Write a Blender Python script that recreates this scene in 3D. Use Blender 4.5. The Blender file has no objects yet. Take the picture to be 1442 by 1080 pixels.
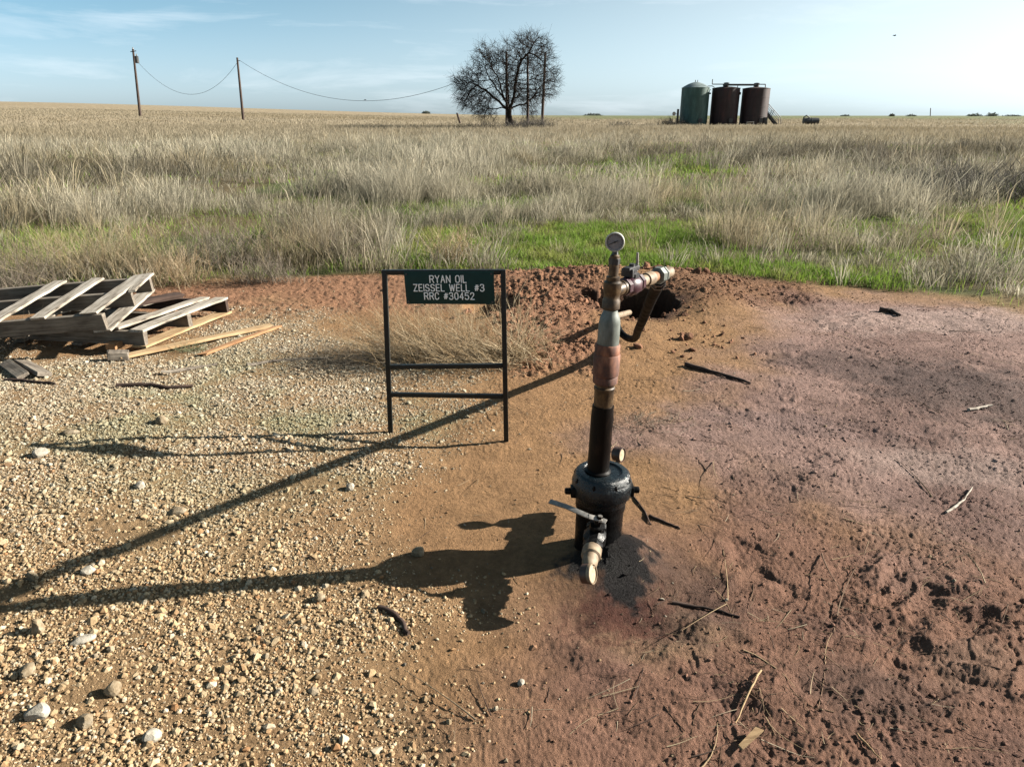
import bpy, bmesh, math, random
import numpy as np
from mathutils import Vector, Matrix

random.seed(7)
RNG = np.random.default_rng(11)
C = bpy.context.scene.collection
SC = bpy.context.scene

# ------------------------------------------------------------------ camera, sky, sun, exposure
EYE, FPX, PITCH = 1.7, 1000.0, math.radians(20.66)
CP, SP = math.cos(PITCH), math.sin(PITCH)
cam = bpy.data.cameras.new('camera')
cam.sensor_width = 36.0
cam.lens = FPX / 1442 * 36.0
cam.clip_start = 0.05
cam.clip_end = 20000
camo = bpy.data.objects.new('camera', cam)
C.objects.link(camo)
camo.location = (0, 0, EYE)
camo.rotation_euler = (math.pi / 2 - PITCH, 0, 0)
SC.camera = camo

SUN_AZ = math.radians(80.5)      # clockwise from +Y (straight ahead) towards +X (right)
SUN_EL = math.radians(24.6)
SUN_DIR = Vector((math.sin(SUN_AZ) * math.cos(SUN_EL), math.cos(SUN_AZ) * math.cos(SUN_EL), math.sin(SUN_EL)))
sun = bpy.data.lights.new('sun', 'SUN')
sun.energy = 5.0
sun.angle = math.radians(0.6)
sun.color = (1.0, 0.93, 0.82)
suno = bpy.data.objects.new('sun', sun)
C.objects.link(suno)
suno.rotation_euler = (-SUN_DIR).to_track_quat('-Z', 'Y').to_euler()

W = bpy.data.worlds.new('World')
SC.world = W
W.use_nodes = True
nt = W.node_tree
bg = nt.nodes['Background']
sky = nt.nodes.new('ShaderNodeTexSky')
sky.sky_type = 'NISHITA'
sky.sun_disc = False
sky.sun_elevation = SUN_EL
sky.sun_rotation = SUN_AZ
sky.air_density = 1.0
sky.dust_density = 0.7
sky.ozone_density = 1.6
tint = nt.nodes.new('ShaderNodeMix'); tint.data_type = 'RGBA'; tint.blend_type = 'MULTIPLY'
tint.inputs[0].default_value = 1.0
tint.inputs[7].default_value = (0.92, 1.0, 1.06, 1)
nt.links.new(sky.outputs[0], tint.inputs[6])
# thin wisps of high cloud
tc = nt.nodes.new('ShaderNodeTexCoord')
mp = nt.nodes.new('ShaderNodeMapping')
mp.inputs['Scale'].default_value = (2.2, 2.2, 17.0)
mp.inputs['Rotation'].default_value = (0.0, 0.05, 0.3)
mp.inputs['Location'].default_value = (0.35, 0.2, 0.6)
nz = nt.nodes.new('ShaderNodeTexNoise')
nz.inputs['Scale'].default_value = 1.6; nz.inputs['Detail'].default_value = 7; nz.inputs['Roughness'].default_value = 0.62
nz.inputs['Distortion'].default_value = 0.4
rp = nt.nodes.new('ShaderNodeMapRange')
rp.inputs[1].default_value = 0.52; rp.inputs[2].default_value = 0.80; rp.inputs[3].default_value = 0.0; rp.inputs[4].default_value = 0.50
nt.links.new(tc.outputs['Generated'], mp.inputs[0]); nt.links.new(mp.outputs[0], nz.inputs[0]); nt.links.new(nz.outputs[0], rp.inputs[0])
cm = nt.nodes.new('ShaderNodeMix'); cm.data_type = 'RGBA'
cm.inputs[7].default_value = (5.6, 6.2, 6.6, 1)
bw = nt.nodes.new('ShaderNodeRGBToBW'); pale = nt.nodes.new('ShaderNodeVectorMath'); pale.operation = 'SCALE'
sx = nt.nodes.new('ShaderNodeSeparateXYZ'); nt.links.new(tc.outputs['Generated'], sx.inputs[0])
fx = nt.nodes.new('ShaderNodeMapRange'); fx.interpolation_type = 'SMOOTHSTEP'; fx.inputs[1].default_value = -0.75; fx.inputs[2].default_value = 0.65
fz = nt.nodes.new('ShaderNodeMapRange'); fz.interpolation_type = 'SMOOTHSTEP'; fz.inputs[1].default_value = -0.03; fz.inputs[2].default_value = 0.17
nt.links.new(sx.outputs[0], fx.inputs[0]); nt.links.new(sx.outputs[2], fz.inputs[0])
cx_ = nt.nodes.new('ShaderNodeMix'); cx_.data_type = 'RGBA'; cx_.inputs[6].default_value = (0.25, 0.66, 0.97, 1); cx_.inputs[7].default_value = (0.86, 1.0, 1.06, 1)
cz_ = nt.nodes.new('ShaderNodeMix'); cz_.data_type = 'RGBA'; cz_.inputs[6].default_value = (0.73, 0.91, 1.0, 1)
nt.links.new(fx.outputs[0], cx_.inputs[0]); nt.links.new(fz.outputs[0], cz_.inputs[0]); nt.links.new(cx_.outputs[2], cz_.inputs[7])
nt.links.new(cz_.outputs[2], pale.inputs[0])
nt.links.new(sky.outputs[0], bw.inputs[0]); nt.links.new(bw.outputs[0], pale.inputs['Scale'])
pm_ = nt.nodes.new('ShaderNodeMix'); pm_.data_type = 'RGBA'; pm_.inputs[0].default_value = 0.88
nt.links.new(tint.outputs[2], pm_.inputs[6]); nt.links.new(pale.outputs[0], pm_.inputs[7])
nt.links.new(rp.outputs[0], cm.inputs[0]); nt.links.new(pm_.outputs[2], cm.inputs[6])
nt.links.new(cm.outputs[2], bg.inputs[0])
bg.inputs[1].default_value = 0.047

SC.view_settings.view_transform = 'Standard'
SC.view_settings.look = 'None'
SC.view_settings.exposure = 1.95
SC.view_settings.gamma = 1.0
SC.cycles.max_bounces = 6
SC.cycles.diffuse_bounces = 3
SC.cycles.transparent_max_bounces = 4

# ------------------------------------------------------------------ measuring helpers (metres; camera at the origin looking along +Y)
def ray(px, py):
    a = (px - 721) / FPX; b = (540 - py) / FPX
    return np.array([a, CP + b * SP, -SP + b * CP])
def V(px, py, Y):
    d = ray(px, py)
    return Vector((np.array([0, 0, EYE]) + d * (Y / d[1])).tolist())
def G0(px, py, h=0.0):
    d = ray(px, py)
    return (np.array([0, 0, EYE]) + d * ((h - EYE) / d[2]))[:2]

# ------------------------------------------------------------------ noise
_P = np.random.default_rng(3).permutation(1024)
_GA = np.random.default_rng(4).random(1024) * 2 * np.pi
_GX, _GY = np.cos(_GA), np.sin(_GA)
_RV = np.random.default_rng(5).random(1024)
def perlin(x, y, seed=0):
    xi = np.floor(x).astype(np.int64); yi = np.floor(y).astype(np.int64)
    xf = x - xi; yf = y - yi
    u = xf * xf * xf * (xf * (xf * 6 - 15) + 10); v = yf * yf * yf * (yf * (yf * 6 - 15) + 10)
    def g(dx, dy):
        h = _P[(_P[(xi + dx + seed * 57) & 1023] + yi + dy) & 1023]
        return _GX[h] * (xf - dx) + _GY[h] * (yf - dy)
    a = g(0, 0); b = g(1, 0); c = g(0, 1); d = g(1, 1)
    return ((a + (b - a) * u) + ((c + (d - c) * u) - (a + (b - a) * u)) * v) * 1.5
def fbm(x, y, s, octv=3, seed=0, gain=0.5):
    t = 0; a = 1.0; f = 1.0 / s
    for k in range(octv):
        t = t + a * perlin(x * f + 17.3 * k, y * f - 9.1 * k, seed + k)
        a *= gain; f *= 2.07
    return t
def sstep(a, b, x):
    t = np.clip((x - a) / (b - a), 0, 1)
    return t * t * (3 - 2 * t)
def poly_sd(x, y, poly):
    """signed distance to a polygon, negative inside"""
    n = len(poly); best = np.full(x.shape, 1e18); inside = np.zeros(x.shape, bool)
    for i in range(n):
        ax, ay = poly[i]; bx, by = poly[(i + 1) % n]
        ex, ey = bx - ax, by - ay
        t = np.clip(((x - ax) * ex + (y - ay) * ey) / (ex * ex + ey * ey + 1e-12), 0, 1)
        best = np.minimum(best, (x - ax - t * ex) ** 2 + (y - ay - t * ey) ** 2)
        c = ((ay > y) != (by > y)) & (x < ex * (y - ay) / (ey if abs(ey) > 1e-12 else 1e-12) + ax)
        inside ^= c
    d = np.sqrt(best)
    return np.where(inside, -d, d)
def gp(*pts):
    return [tuple(G0(*p)) for p in pts]
def gauss(x, y, cx, cy, sx, sy, rot=0.0):
    c, s = math.cos(rot), math.sin(rot)
    dx, dy = x - cx, y - cy
    return np.exp(-0.5 * (((c * dx + s * dy) / sx) ** 2 + ((-s * dx + c * dy) / sy) ** 2))

# ------------------------------------------------------------------ the lie of the land
P_GRAVEL = gp((-500, 1300), (540, 1300), (545, 1080), (575, 900), (520, 800), (500, 720), (585, 640), (650, 575), (640, 520),
              (560, 495), (440, 455), (385, 428), (300, 455), (240, 500), (-100, 510), (-900, 560))
P_RED = gp((660, 398), (850, 396), (850, 470), (830, 520), (735, 525), (690, 470))
P_REDBACK = gp((150, 392), (560, 385), (660, 392), (640, 440), (480, 440), (360, 455), (230, 470))
P_DARKCLOD = gp((900, 388), (1010, 385), (1130, 402), (1150, 425), (1010, 440), (930, 430))
P_PINK = gp((880, 620), (1010, 570), (1080, 480), (1120, 420), (1300, 425), (1600, 470), (1900, 700), (1300, 760), (1150, 700), (1000, 650))
P_BROWN = gp((790, 900), (960, 760), (1080, 700), (1250, 740), (1900, 720), (2200, 1300), (600, 1300), (640, 1080))
EDGE_X = np.array([-60, -9.0, -5.1, -3.4, -1.5, 0.15, 1.1, 2.0, 2.97, 3.9, 4.9, 9.0, 60])
EDGE_Y = np.array([5.0, 6.1, 6.7, 7.5, 7.9, 7.85, 8.0, 8.25, 7.65, 7.1, 6.6, 5.0, 5.0])
def edge_y(x):
    return np.interp(x, EDGE_X, EDGE_Y)
def infield(x, y):
    """metres beyond the bare pad into the grass"""
    return y - edge_y(x) + 0.35 * perlin(x * 0.9, y * 0.9, 31) + 0.15 * perlin(x * 3.1, y * 3.1, 32)

def macro(x, y):
    r = np.hypot(x, y); az = np.arctan2(x, y)
    e = np.clip(r - 12, 0, None)
    h = 1.75 * (1 - np.exp(-e / 175.0))
    left = sstep(math.radians(4), math.radians(-38), az) * (y > 0)
    h = h + left * 0.0158 * np.clip(r - 60, 0, 700)
    h = h - 0.0016 * np.clip(r - 250, 0, 1500) * sstep(math.radians(2), math.radians(14), az)
    h = h + 0.10 * gauss(x, y, -2.6, 3.7, 1.1, 0.9)
    h = h + 0.13 * gauss(x, y, 0.25, 6.2, 0.60, 0.60) + 0.12 * gauss(x, y, 0.2, 7.4, 1.6, 0.35)
    h = h + 0.16 * gauss(x, y, 1.25, 7.15, 0.7, 0.3) + 0.13 * gauss(x, y, 1.85, 6.55, 0.3, 0.4)
    ca, sa = math.cos(0.55), math.sin(0.55)
    dx, dy = x - 1.13, y - 6.40
    q = np.sqrt(((ca * dx + sa * dy) / 0.38) ** 2 + ((-sa * dx + ca * dy) / 0.35) ** 2) + 0.20 * perlin(x * 4, y * 4, 33) + 0.13 * perlin(x * 11, y * 11, 34)
    h = h - 0.85 * sstep(1.10, 0.66, q)                              # the dug hole
    h = h - 0.12 * sstep(0.16, 0.06, np.hypot(x - 0.735, y - 6.62) + 0.03 * perlin(x * 9, y * 9, 35))     # burrow
    h = h - 0.20 * sstep(0.30, 0.10, np.hypot(x + 0.18, (y - 6.35) * 0.8))
    h = h - 0.02 * gauss(x, y, 0.30, 2.45, 0.42, 0.34) + 0.075 * gauss(x, y, 0.455, 2.44, 0.10, 0.11) + 0.05 * gauss(x, y, 0.36, 2.44, 0.17, 0.13)
    return h
def masks(x, y):
    w = 0.16 * fbm(x, y, 0.5, 3, 40)
    m = {}
    m['gravel'] = sstep(0.50, -0.45, poly_sd(x, y, P_GRAVEL) + w * 2.0)
    m['red'] = np.maximum(sstep(0.25, -0.2, poly_sd(x, y, P_RED) + w), 0.9 * sstep(0.25, -0.25, poly_sd(x, y, P_REDBACK) + w))
    m['clod'] = sstep(0.2, -0.15, poly_sd(x, y, P_DARKCLOD) + w)
    m['pink'] = sstep(0.5, -0.35, poly_sd(x, y, P_PINK) + 1.5 * w)
    m['brown'] = sstep(0.45, -0.35, poly_sd(x, y, P_BROWN) + 1.5 * w)
    m['mound'] = np.clip(sstep(0.3, -0.2, poly_sd(x, y, P_RED) + w) + m['clod'], 0, 1)
    return m
def detail(x, y, m=None):
    r = np.hypot(x, y)
    near = sstep(30, 14, r)
    if m is None:
        m = masks(x, y)
    rough = 0.55 + 0.55 * m['brown'] + 0.25 * m['pink'] - 0.1 * m['gravel']
    # smooth trampled patch round the well
    calm = 1 - 0.8 * gauss(x, y, 0.12, 2.5, 0.75, 0.8)
    patch = sstep(-0.2, 0.5, fbm(x, y, 0.85, 3, 61))
    wx = x + 0.05 * perlin(x * 4, y * 4, 62) + 0.02 * perlin(x * 11, y * 11, 63); wy = y + 0.05 * perlin(x * 4, y * 4, 64) + 0.02 * perlin(x * 11, y * 11, 65)
    br = m['brown'] + 0.5 * m['pink'] * (1 - m['brown'])
    h = 0.014 * perlin(x * 1.7, y * 1.7, 50)
    h = h + 0.013 * perlin(wx * 4.6 + 0.6 * wy, wy * 6.4, 51) * rough * (0.3 + patch)
    u = 0.85 * wx + 0.5 * wy; v = -0.5 * wx + 0.85 * wy
    st = 1 - np.abs(perlin(u * 3.0, v * 9.0, 58)) * 2.4
    h = h + 0.017 * np.clip(st, -0.3, 1) * (0.1 + patch) * calm * br                     # drag marks and ruts
    l1 = perlin(wx * 5.5, wy * 8.0, 52); l2 = perlin(wx * 12 + 5, wy * 17, 66)
    h = h + (0.006 * sstep(0.05, 0.12, l1) + 0.0045 * sstep(0.1, 0.2, l2)) * patch * calm * br    # broken crust with sharp rims
    tex = 0.35 + 0.9 * sstep(-0.3, 0.4, fbm(x, y, 0.35, 2, 67))
    h = h + 0.0042 * perlin(wx * 21, wy * 27, 53) * rough * calm * tex
    h = h + 0.0058 * perlin(wx * 43, wy * 55, 54) * calm * (0.4 + 0.6 * rough) * tex
    h = h + 0.0042 * perlin(x * 85, y * 95, 59) * calm * (0.3 + 0.7 * rough)
    d = np.clip(perlin(wx * 3.6 + 11, wy * 4.2, 55) - 0.34, 0, 0.22)       # hoof and boot prints
    h = h - 0.055 * d * m['brown']
    cl = np.abs(perlin(x * 9, y * 11, 56)) + 0.8 * np.abs(perlin(x * 19, y * 23, 57))
    h = h + 0.030 * (cl - 0.35) * m['mound'] * sstep(-0.4, 0.4, fbm(x, y, 0.35, 2, 68)) + 0.02 * (cl - 0.3) * m['red']
    return h * near
def terrain(x, y):
    x = np.asarray(x, float); y = np.asarray(y, float)
    return macro(x, y) + detail(x, y)
def tz(x, y):
    return float(terrain(np.array([x]), np.array([y]))[0])
def G(px, py):
    """where the line of sight through a photo pixel meets the ground"""
    d = ray(px, py); h = 0.0
    for _ in range(12):
        t = (h - EYE) / d[2]
        h = float(macro(np.array([d[0] * t]), np.array([d[1] * t]))[0])
    return Vector((d[0] * t, d[1] * t, tz(d[0] * t, d[1] * t)))

def mixc(c, new, m):
    return c + (np.array(new) - c) * m[:, None]
def ground_colour(x, y, m):
    n = len(x)
    c = np.tile(np.array([0.335, 0.195, 0.098]), (n, 1))            # tan dirt
    r = np.hypot(x, y); az = np.degrees(np.arctan2(x, y))
    c = mixc(c, (0.258, 0.142, 0.098), m['brown'])
    c = mixc(c, (0.318, 0.208, 0.176), m['pink'])
    v = sstep(-0.1, 0.6, fbm(x, y, 0.9, 3, 70))
    c = mixc(c, (0.20, 0.125, 0.105), 0.7 * v * m['pink'])
    c = mixc(c, (0.185, 0.105, 0.083), 0.6 * sstep(0.0, 0.6, fbm(x, y, 0.55, 3, 71)) * m['brown'])
    # salty crust and damp stains with outlines of their own
    for (px, py, sx, sy, rot, col, k) in [
            (1390, 555, 0.55, 0.42, -0.5, (0.10, 0.07, 0.062), 0.75), (1240, 520, 0.55, 0.30, -0.6, (0.12, 0.082, 0.073), 0.75),
            (1330, 655, 0.32, 0.16, -0.2, (0.42, 0.325, 0.285), 0.45), (1330, 452, 0.9, 0.30, 0.1, (0.43, 0.315, 0.275), 0.7),
            (1080, 590, 0.45, 0.12, -0.3, (0.24, 0.165, 0.15), 0.6), (1225, 965, 0.17, 0.10, -0.2, (0.15, 0.092, 0.072), 0.75),
            (960, 615, 0.4, 0.14, 0.1, (0.27, 0.18, 0.155), 0.5), (1370, 935, 0.13, 0.07, 0.3, (0.30, 0.20, 0.145), 0.4),
            (930, 900, 0.16, 0.12, 0.2, (0.40, 0.27, 0.16), 0.5)]:
        cx, cy = G0(px, py)
        q = gauss(x, y, cx, cy, sx, sy, rot)
        q = sstep(0.15, 0.75, q + 0.28 * fbm(x, y, 0.22, 4, 72)) * sstep(0.02, 0.12, q)
        c = mixc(c, col, k * q)
    c = mixc(c, (0.33, 0.175, 0.105), m['red'])
    c = mixc(c, (0.17, 0.085, 0.055), 0.65 * m['clod'])
    c = mixc(c, (0.36, 0.24, 0.13), 0.85 * m['gravel'])
    gpatch = sstep(-0.1, 0.5, fbm(x, y, 0.8, 3, 73)) * gauss(x, y, -1.5, 4.0, 1.3, 0.7) * m['gravel']
    c = mixc(c, (0.21, 0.21, 0.11), 0.55 * gpatch)                  # algae-green tinge on the gravel
    # oil
    oil = np.zeros(n)
    for (cx, cy, sx, sy, k) in [(0.42, 2.46, 0.12, 0.13, 1.05), (0.43, 2.27, 0.062, 0.075, 1.15), (0.50, 2.36, 0.07, 0.10, 0.7), (0.30, 2.40, 0.10, 0.08, 0.8)]:
        oil = np.maximum(oil, k * gauss(x, y, cx, cy, sx, sy))
    oil = sstep(0.30, 0.68, oil + 0.30 * fbm(x, y, 0.07, 5, 74, 0.6))
    wet = sstep(0.15, 1.0, gauss(x, y, 0.39, 2.12, 0.15, 0.14) + 0.30 * fbm(x, y, 0.05, 5, 75, 0.65))
    damp = sstep(0.2, 0.8, gauss(x, y, 0.56, 2.25, 0.26, 0.24) + 0.2 * fbm(x, y, 0.12, 4, 76))
    c = mixc(c, (0.10, 0.062, 0.05), 0.75 * damp)
    c = mixc(c, (0.105, 0.036, 0.026), 0.8 * wet)
    c = mixc(c, (0.012, 0.012, 0.013), 0.96 * oil)
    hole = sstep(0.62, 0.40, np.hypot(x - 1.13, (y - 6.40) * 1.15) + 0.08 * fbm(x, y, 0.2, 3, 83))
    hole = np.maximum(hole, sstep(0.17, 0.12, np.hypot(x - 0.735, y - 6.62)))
    c = mixc(c, (0.055, 0.028, 0.02), 0.9 * hole)                   # shade inside the hole and burrow, painted into the soil colour
    # under and beyond the grass
    f = sstep(-0.25, 0.6, infield(x, y))
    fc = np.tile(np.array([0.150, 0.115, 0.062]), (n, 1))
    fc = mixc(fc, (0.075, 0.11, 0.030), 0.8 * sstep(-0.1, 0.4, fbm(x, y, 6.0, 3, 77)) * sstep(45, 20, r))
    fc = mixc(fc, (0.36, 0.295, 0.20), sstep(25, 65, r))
    band = 0.5 + 0.5 * fbm(x * 0.3, y, 40.0, 3, 78)
    fc = mixc(fc, (0.29, 0.215, 0.115), 0.5 * np.clip(band, 0, 1) * sstep(60, 140, r))
    gr = sstep(-6, 9, az + 2.5 * fbm(x, y, 120, 2, 79)) * sstep(115, 190, r + 40 * (fbm(x, y, 60, 3, 80)))
    fc = mixc(fc, (0.125, 0.155, 0.055), 0.85 * gr)
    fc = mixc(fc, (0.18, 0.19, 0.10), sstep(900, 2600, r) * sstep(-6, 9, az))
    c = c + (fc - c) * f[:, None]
    c = c * (1 + 0.16 * fbm(x, y, 0.13, 4, 81))[:, None]
    return np.clip(c, 0.004, 0.9), np.clip(oil + 0.45 * wet, 0, 1)

# ------------------------------------------------------------------ materials
MATS = {}
ALB = 0.56          # all albedos were first chosen a little high; one factor brings them to measured values
def nodes_of(m):
    m.use_nodes = True
    t = m.node_tree
    return t, t.nodes['Principled BSDF']
def link(t, a, b): t.links.new(a, b)
def noise(t, scale, detail=4, rough=0.6, coord='Object', stretch=None):
    tc = t.nodes.new('ShaderNodeTexCoord'); n = t.nodes.new('ShaderNodeTexNoise')
    n.inputs['Scale'].default_value = scale; n.inputs['Detail'].default_value = detail; n.inputs['Roughness'].default_value = rough
    if stretch:
        mp = t.nodes.new('ShaderNodeMapping'); mp.inputs['Scale'].default_value = stretch
        link(t, tc.outputs[coord], mp.inputs[0]); link(t, mp.outputs[0], n.inputs[0])
    else:
        link(t, tc.outputs[coord], n.inputs[0])
    return n
def ramp(t, src, stops):
    r = t.nodes.new('ShaderNodeValToRGB')
    els = r.color_ramp.elements
    while len(els) < len(stops): els.new(0.5)
    for e, (p, c) in zip(els, stops):
        e.position = p; e.color = (*(q * ALB for q in c), 1)
    link(t, src, r.inputs[0]); return r
def bump(t, b, src, strength, dist):
    n = t.nodes.new('ShaderNodeBump'); n.inputs['Strength'].default_value = strength; n.inputs['Distance'].default_value = dist
    link(t, src, n.inputs['Height']); link(t, n.outputs[0], b.inputs['Normal']); return n
def noisy(name, stops, scale=30, rough=0.6, metal=0.0, bmp=0.3, bdist=0.002, stretch=None, detail=6, rough2=None, spec=0.5):
    if name in MATS: return MATS[name]
    m = bpy.data.materials.new(name); t, b = nodes_of(m)
    n = noise(t, scale, detail, 0.62, stretch=stretch)
    r = ramp(t, n.outputs[0], stops); link(t, r.outputs[0], b.inputs['Base Color'])
    b.inputs['Metallic'].default_value = metal
    b.inputs['Specular IOR Level'].default_value = spec
    if rough2 is None: b.inputs['Roughness'].default_value = rough
    else:
        n2 = noise(t, scale * 0.6, 4, 0.6, stretch=stretch)
        mr = t.nodes.new('ShaderNodeMapRange'); mr.inputs[1].default_value = 0.35; mr.inputs[2].default_value = 0.65
        mr.inputs[3].default_value = rough; mr.inputs[4].default_value = rough2
        link(t, n2.outputs[0], mr.inputs[0]); link(t, mr.outputs[0], b.inputs['Roughness'])
    if bmp: 
        n3 = noise(t, scale * 2.2, 5, 0.65, stretch=stretch); bump(t, b, n3.outputs[0], bmp, bdist)
    MATS[name] = m
    return m
def attr_mat(name, rough=0.9, transl=0.0, var=0.0, vscale=60, bmp=0.0, bdist=0.003, spec=0.25):
    m = bpy.data.materials.new(name); t, b = nodes_of(m)
    a = t.nodes.new('ShaderNodeAttribute'); a.attribute_name = 'Col'
    col = a.outputs['Color']
    if var:
        n = noise(t, vscale, 5, 0.65)
        mr = t.nodes.new('ShaderNodeMapRange'); mr.inputs[1].default_value = 0.3; mr.inputs[2].default_value = 0.7
        mr.inputs[3].default_value = 1 - var; mr.inputs[4].default_value = 1 + var
        link(t, n.outputs[0], mr.inputs[0])
        mx = t.nodes.new('ShaderNodeVectorMath'); mx.operation = 'SCALE'
        link(t, col, mx.inputs[0]); link(t, mr.outputs[0], mx.inputs['Scale']); col = mx.outputs[0]
        if bmp: bump(t, b, n.outputs[0], bmp, bdist)
    link(t, col, b.inputs['Base Color'])
    b.inputs['Roughness'].default_value = rough
    b.inputs['Specular IOR Level'].default_value = spec
    if transl:
        tr = t.nodes.new('ShaderNodeBsdfTranslucent'); mxs = t.nodes.new('ShaderNodeMixShader')
        mxs.inputs[0].default_value = transl
        link(t, col, tr.inputs[0]); link(t, b.outputs[0], mxs.inputs[1]); link(t, tr.outputs[0], mxs.inputs[2])
        link(t, mxs.outputs[0], t.nodes['Material Output'].inputs[0])
    MATS[name] = m
    return m

M_GRASS = attr_mat('dry grass blades', 0.85, 0.38)
M_TWIG = attr_mat('dry stems', 0.9, 0.0)
M_STONE = attr_mat('crushed stone', 0.92, 0.0, 0.22, 90, 0.5, 0.004)
M_CLOD = attr_mat('earth clods', 0.97, 0.0, 0.18, 140, 0.6, 0.003, 0.1)
def ground_material():
    m = bpy.data.materials.new('bare earth'); t, b = nodes_of(m)
    a = t.nodes.new('ShaderNodeAttribute'); a.attribute_name = 'Col'
    o = t.nodes.new('ShaderNodeAttribute'); o.attribute_name = 'Oil'
    n1 = noise(t, 38, 8, 0.72); n2 = noise(t, 210, 5, 0.7); n3 = noise(t, 9, 5, 0.6)
    def mr(src, lo, hi, a0=0.3, a1=0.7):
        k = t.nodes.new('ShaderNodeMapRange'); k.inputs[1].default_value = a0; k.inputs[2].default_value = a1
        k.inputs[3].default_value = lo; k.inputs[4].default_value = hi; link(t, src, k.inputs[0]); return k.outputs[0]
    def mul(x, y):
        k = t.nodes.new('ShaderNodeMath'); k.operation = 'MULTIPLY'; link(t, x, k.inputs[0]); link(t, y, k.inputs[1]); return k.outputs[0]
    f = mul(mul(mr(n1.outputs[0], 0.74, 1.26), mr(n2.outputs[0], 0.80, 1.20)), mr(n3.outputs[0], 0.88, 1.12))
    s = t.nodes.new('ShaderNodeVectorMath'); s.operation = 'SCALE'; link(t, a.outputs['Color'], s.inputs[0]); link(t, f, s.inputs['Scale'])
    link(t, s.outputs[0], b.inputs['Base Color'])
    link(t, mr(o.outputs['Fac'], 0.96, 0.42, 0.1, 0.9), b.inputs['Roughness'])
    link(t, mr(o.outputs['Fac'], 0.12, 0.06, 0.1, 0.9), b.inputs['Specular IOR Level'])
    ad = t.nodes.new('ShaderNodeMath'); ad.operation = 'MULTIPLY_ADD'; ad.inputs[1].default_value = 2.2
    link(t, n1.outputs[0], ad.inputs[0]); link(t, n2.outputs[0], ad.inputs[2])
    bump(t, b, ad.outputs[0], 1.0, 0.011)
    return m
def wood(name, stops, bstr=0.5):
    if name in MATS: return MATS[name]
    m = bpy.data.materials.new(name); t, b = nodes_of(m)
    n = noise(t, 6, 8, 0.68, stretch=(0.7, 12, 12)); n2 = noise(t, 5, 4, 0.6, stretch=(1, 1.5, 1.5))
    ad = t.nodes.new('ShaderNodeMath'); ad.operation = 'MULTIPLY_ADD'; ad.inputs[1].default_value = 0.6
    sb = t.nodes.new('ShaderNodeMath'); sb.operation = 'SUBTRACT'; sb.inputs[1].default_value = 0.5
    link(t, n2.outputs[0], sb.inputs[0]); link(t, sb.outputs[0], ad.inputs[0]); link(t, n.outputs[0], ad.inputs[2])
    r = ramp(t, ad.outputs[0], stops); link(t, r.outputs[0], b.inputs['Base Color'])
    b.inputs['Roughness'].default_value = 0.9; b.inputs['Specular IOR Level'].default_value = 0.2
    bump(t, b, n.outputs[0], bstr, 0.004)
    MATS[name] = m
    return m
WOOD_PALE = wood('weathered pale wood', [(0.30, (0.07, 0.058, 0.046)), (0.43, (0.32, 0.275, 0.22)), (0.6, (0.52, 0.47, 0.40)), (0.8, (0.62, 0.58, 0.52))])
WOOD_GREY = wood('weathered grey wood', [(0.25, (0.05, 0.042, 0.035)), (0.45, (0.18, 0.15, 0.12)), (0.65, (0.30, 0.26, 0.21)), (0.85, (0.40, 0.36, 0.30))])
WOOD_TAN = wood('tan split wood', [(0.2, (0.16, 0.09, 0.045)), (0.45, (0.42, 0.28, 0.15)), (0.7, (0.58, 0.43, 0.25)), (0.9, (0.66, 0.54, 0.36))])
WOOD_ORANGE = wood('rust-stained wood', [(0.2, (0.16, 0.07, 0.03)), (0.5, (0.40, 0.22, 0.11)), (0.8, (0.55, 0.34, 0.18))])
WOOD_DARK = wood('dark rotten wood', [(0.25, (0.025, 0.018, 0.015)), (0.5, (0.07, 0.045, 0.035)), (0.8, (0.15, 0.10, 0.08))])
WOOD_POLE = noisy('creosoted pole wood', [(0.3, (0.03, 0.017, 0.012)), (0.6, (0.075, 0.042, 0.028)), (0.8, (0.12, 0.075, 0.05))], 3, 0.85, stretch=(6, 6, 0.5))
OILBLACK = noisy('oily black steel', [(0.3, (0.002, 0.002, 0.0022)), (0.58, (0.005, 0.005, 0.0055)), (0.8, (0.018, 0.015, 0.012))], 40, 0.22, 0.0, 0.6, 0.004, rough2=0.55, spec=0.13)
BLUEBLACK = noisy('oil-wet blue-black flange', [(0.3, (0.0015, 0.0025, 0.0035)), (0.55, (0.003, 0.009, 0.013)), (0.8, (0.018, 0.028, 0.032))], 60, 0.16, 0.0, 0.8, 0.004, rough2=0.4, spec=0.40)
PIPEBLACK = noisy('oil-stained tubing', [(0.36, (0.002, 0.0015, 0.0015)), (0.58, (0.006, 0.004, 0.003)), (0.78, (0.06, 0.03, 0.017))], 14, 0.34, 0.0, 0.25, 0.001, rough2=0.6, stretch=(1, 1, 0.35), spec=0.12)
COPPER = noisy('orange rust', [(0.3, (0.04, 0.014, 0.008)), (0.47, (0.15, 0.05, 0.024)), (0.62, (0.30, 0.115, 0.055)), (0.8, (0.42, 0.22, 0.13))], 22, 0.75, 0.0, 0.35, 0.0015, stretch=(1, 1, 0.5))
BRASS = noisy('dull brass brown', [(0.32, (0.022, 0.013, 0.007)), (0.52, (0.085, 0.050, 0.022)), (0.76, (0.22, 0.14, 0.065))], 30, 0.5, 0.3, 0.3, 0.001)
GALV = noisy('grey-green galvanised steel', [(0.3, (0.10, 0.115, 0.10)), (0.55, (0.19, 0.21, 0.19)), (0.8, (0.33, 0.35, 0.31))], 35, 0.55, 0.25, 0.2, 0.001, stretch=(1, 1, 0.4))
PALESTEEL = noisy('bare pale steel', [(0.3, (0.25, 0.23, 0.21)), (0.6, (0.48, 0.45, 0.41)), (0.8, (0.6, 0.57, 0.52))], 60, 0.4, 0.5, 0.2, 0.001)
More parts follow.
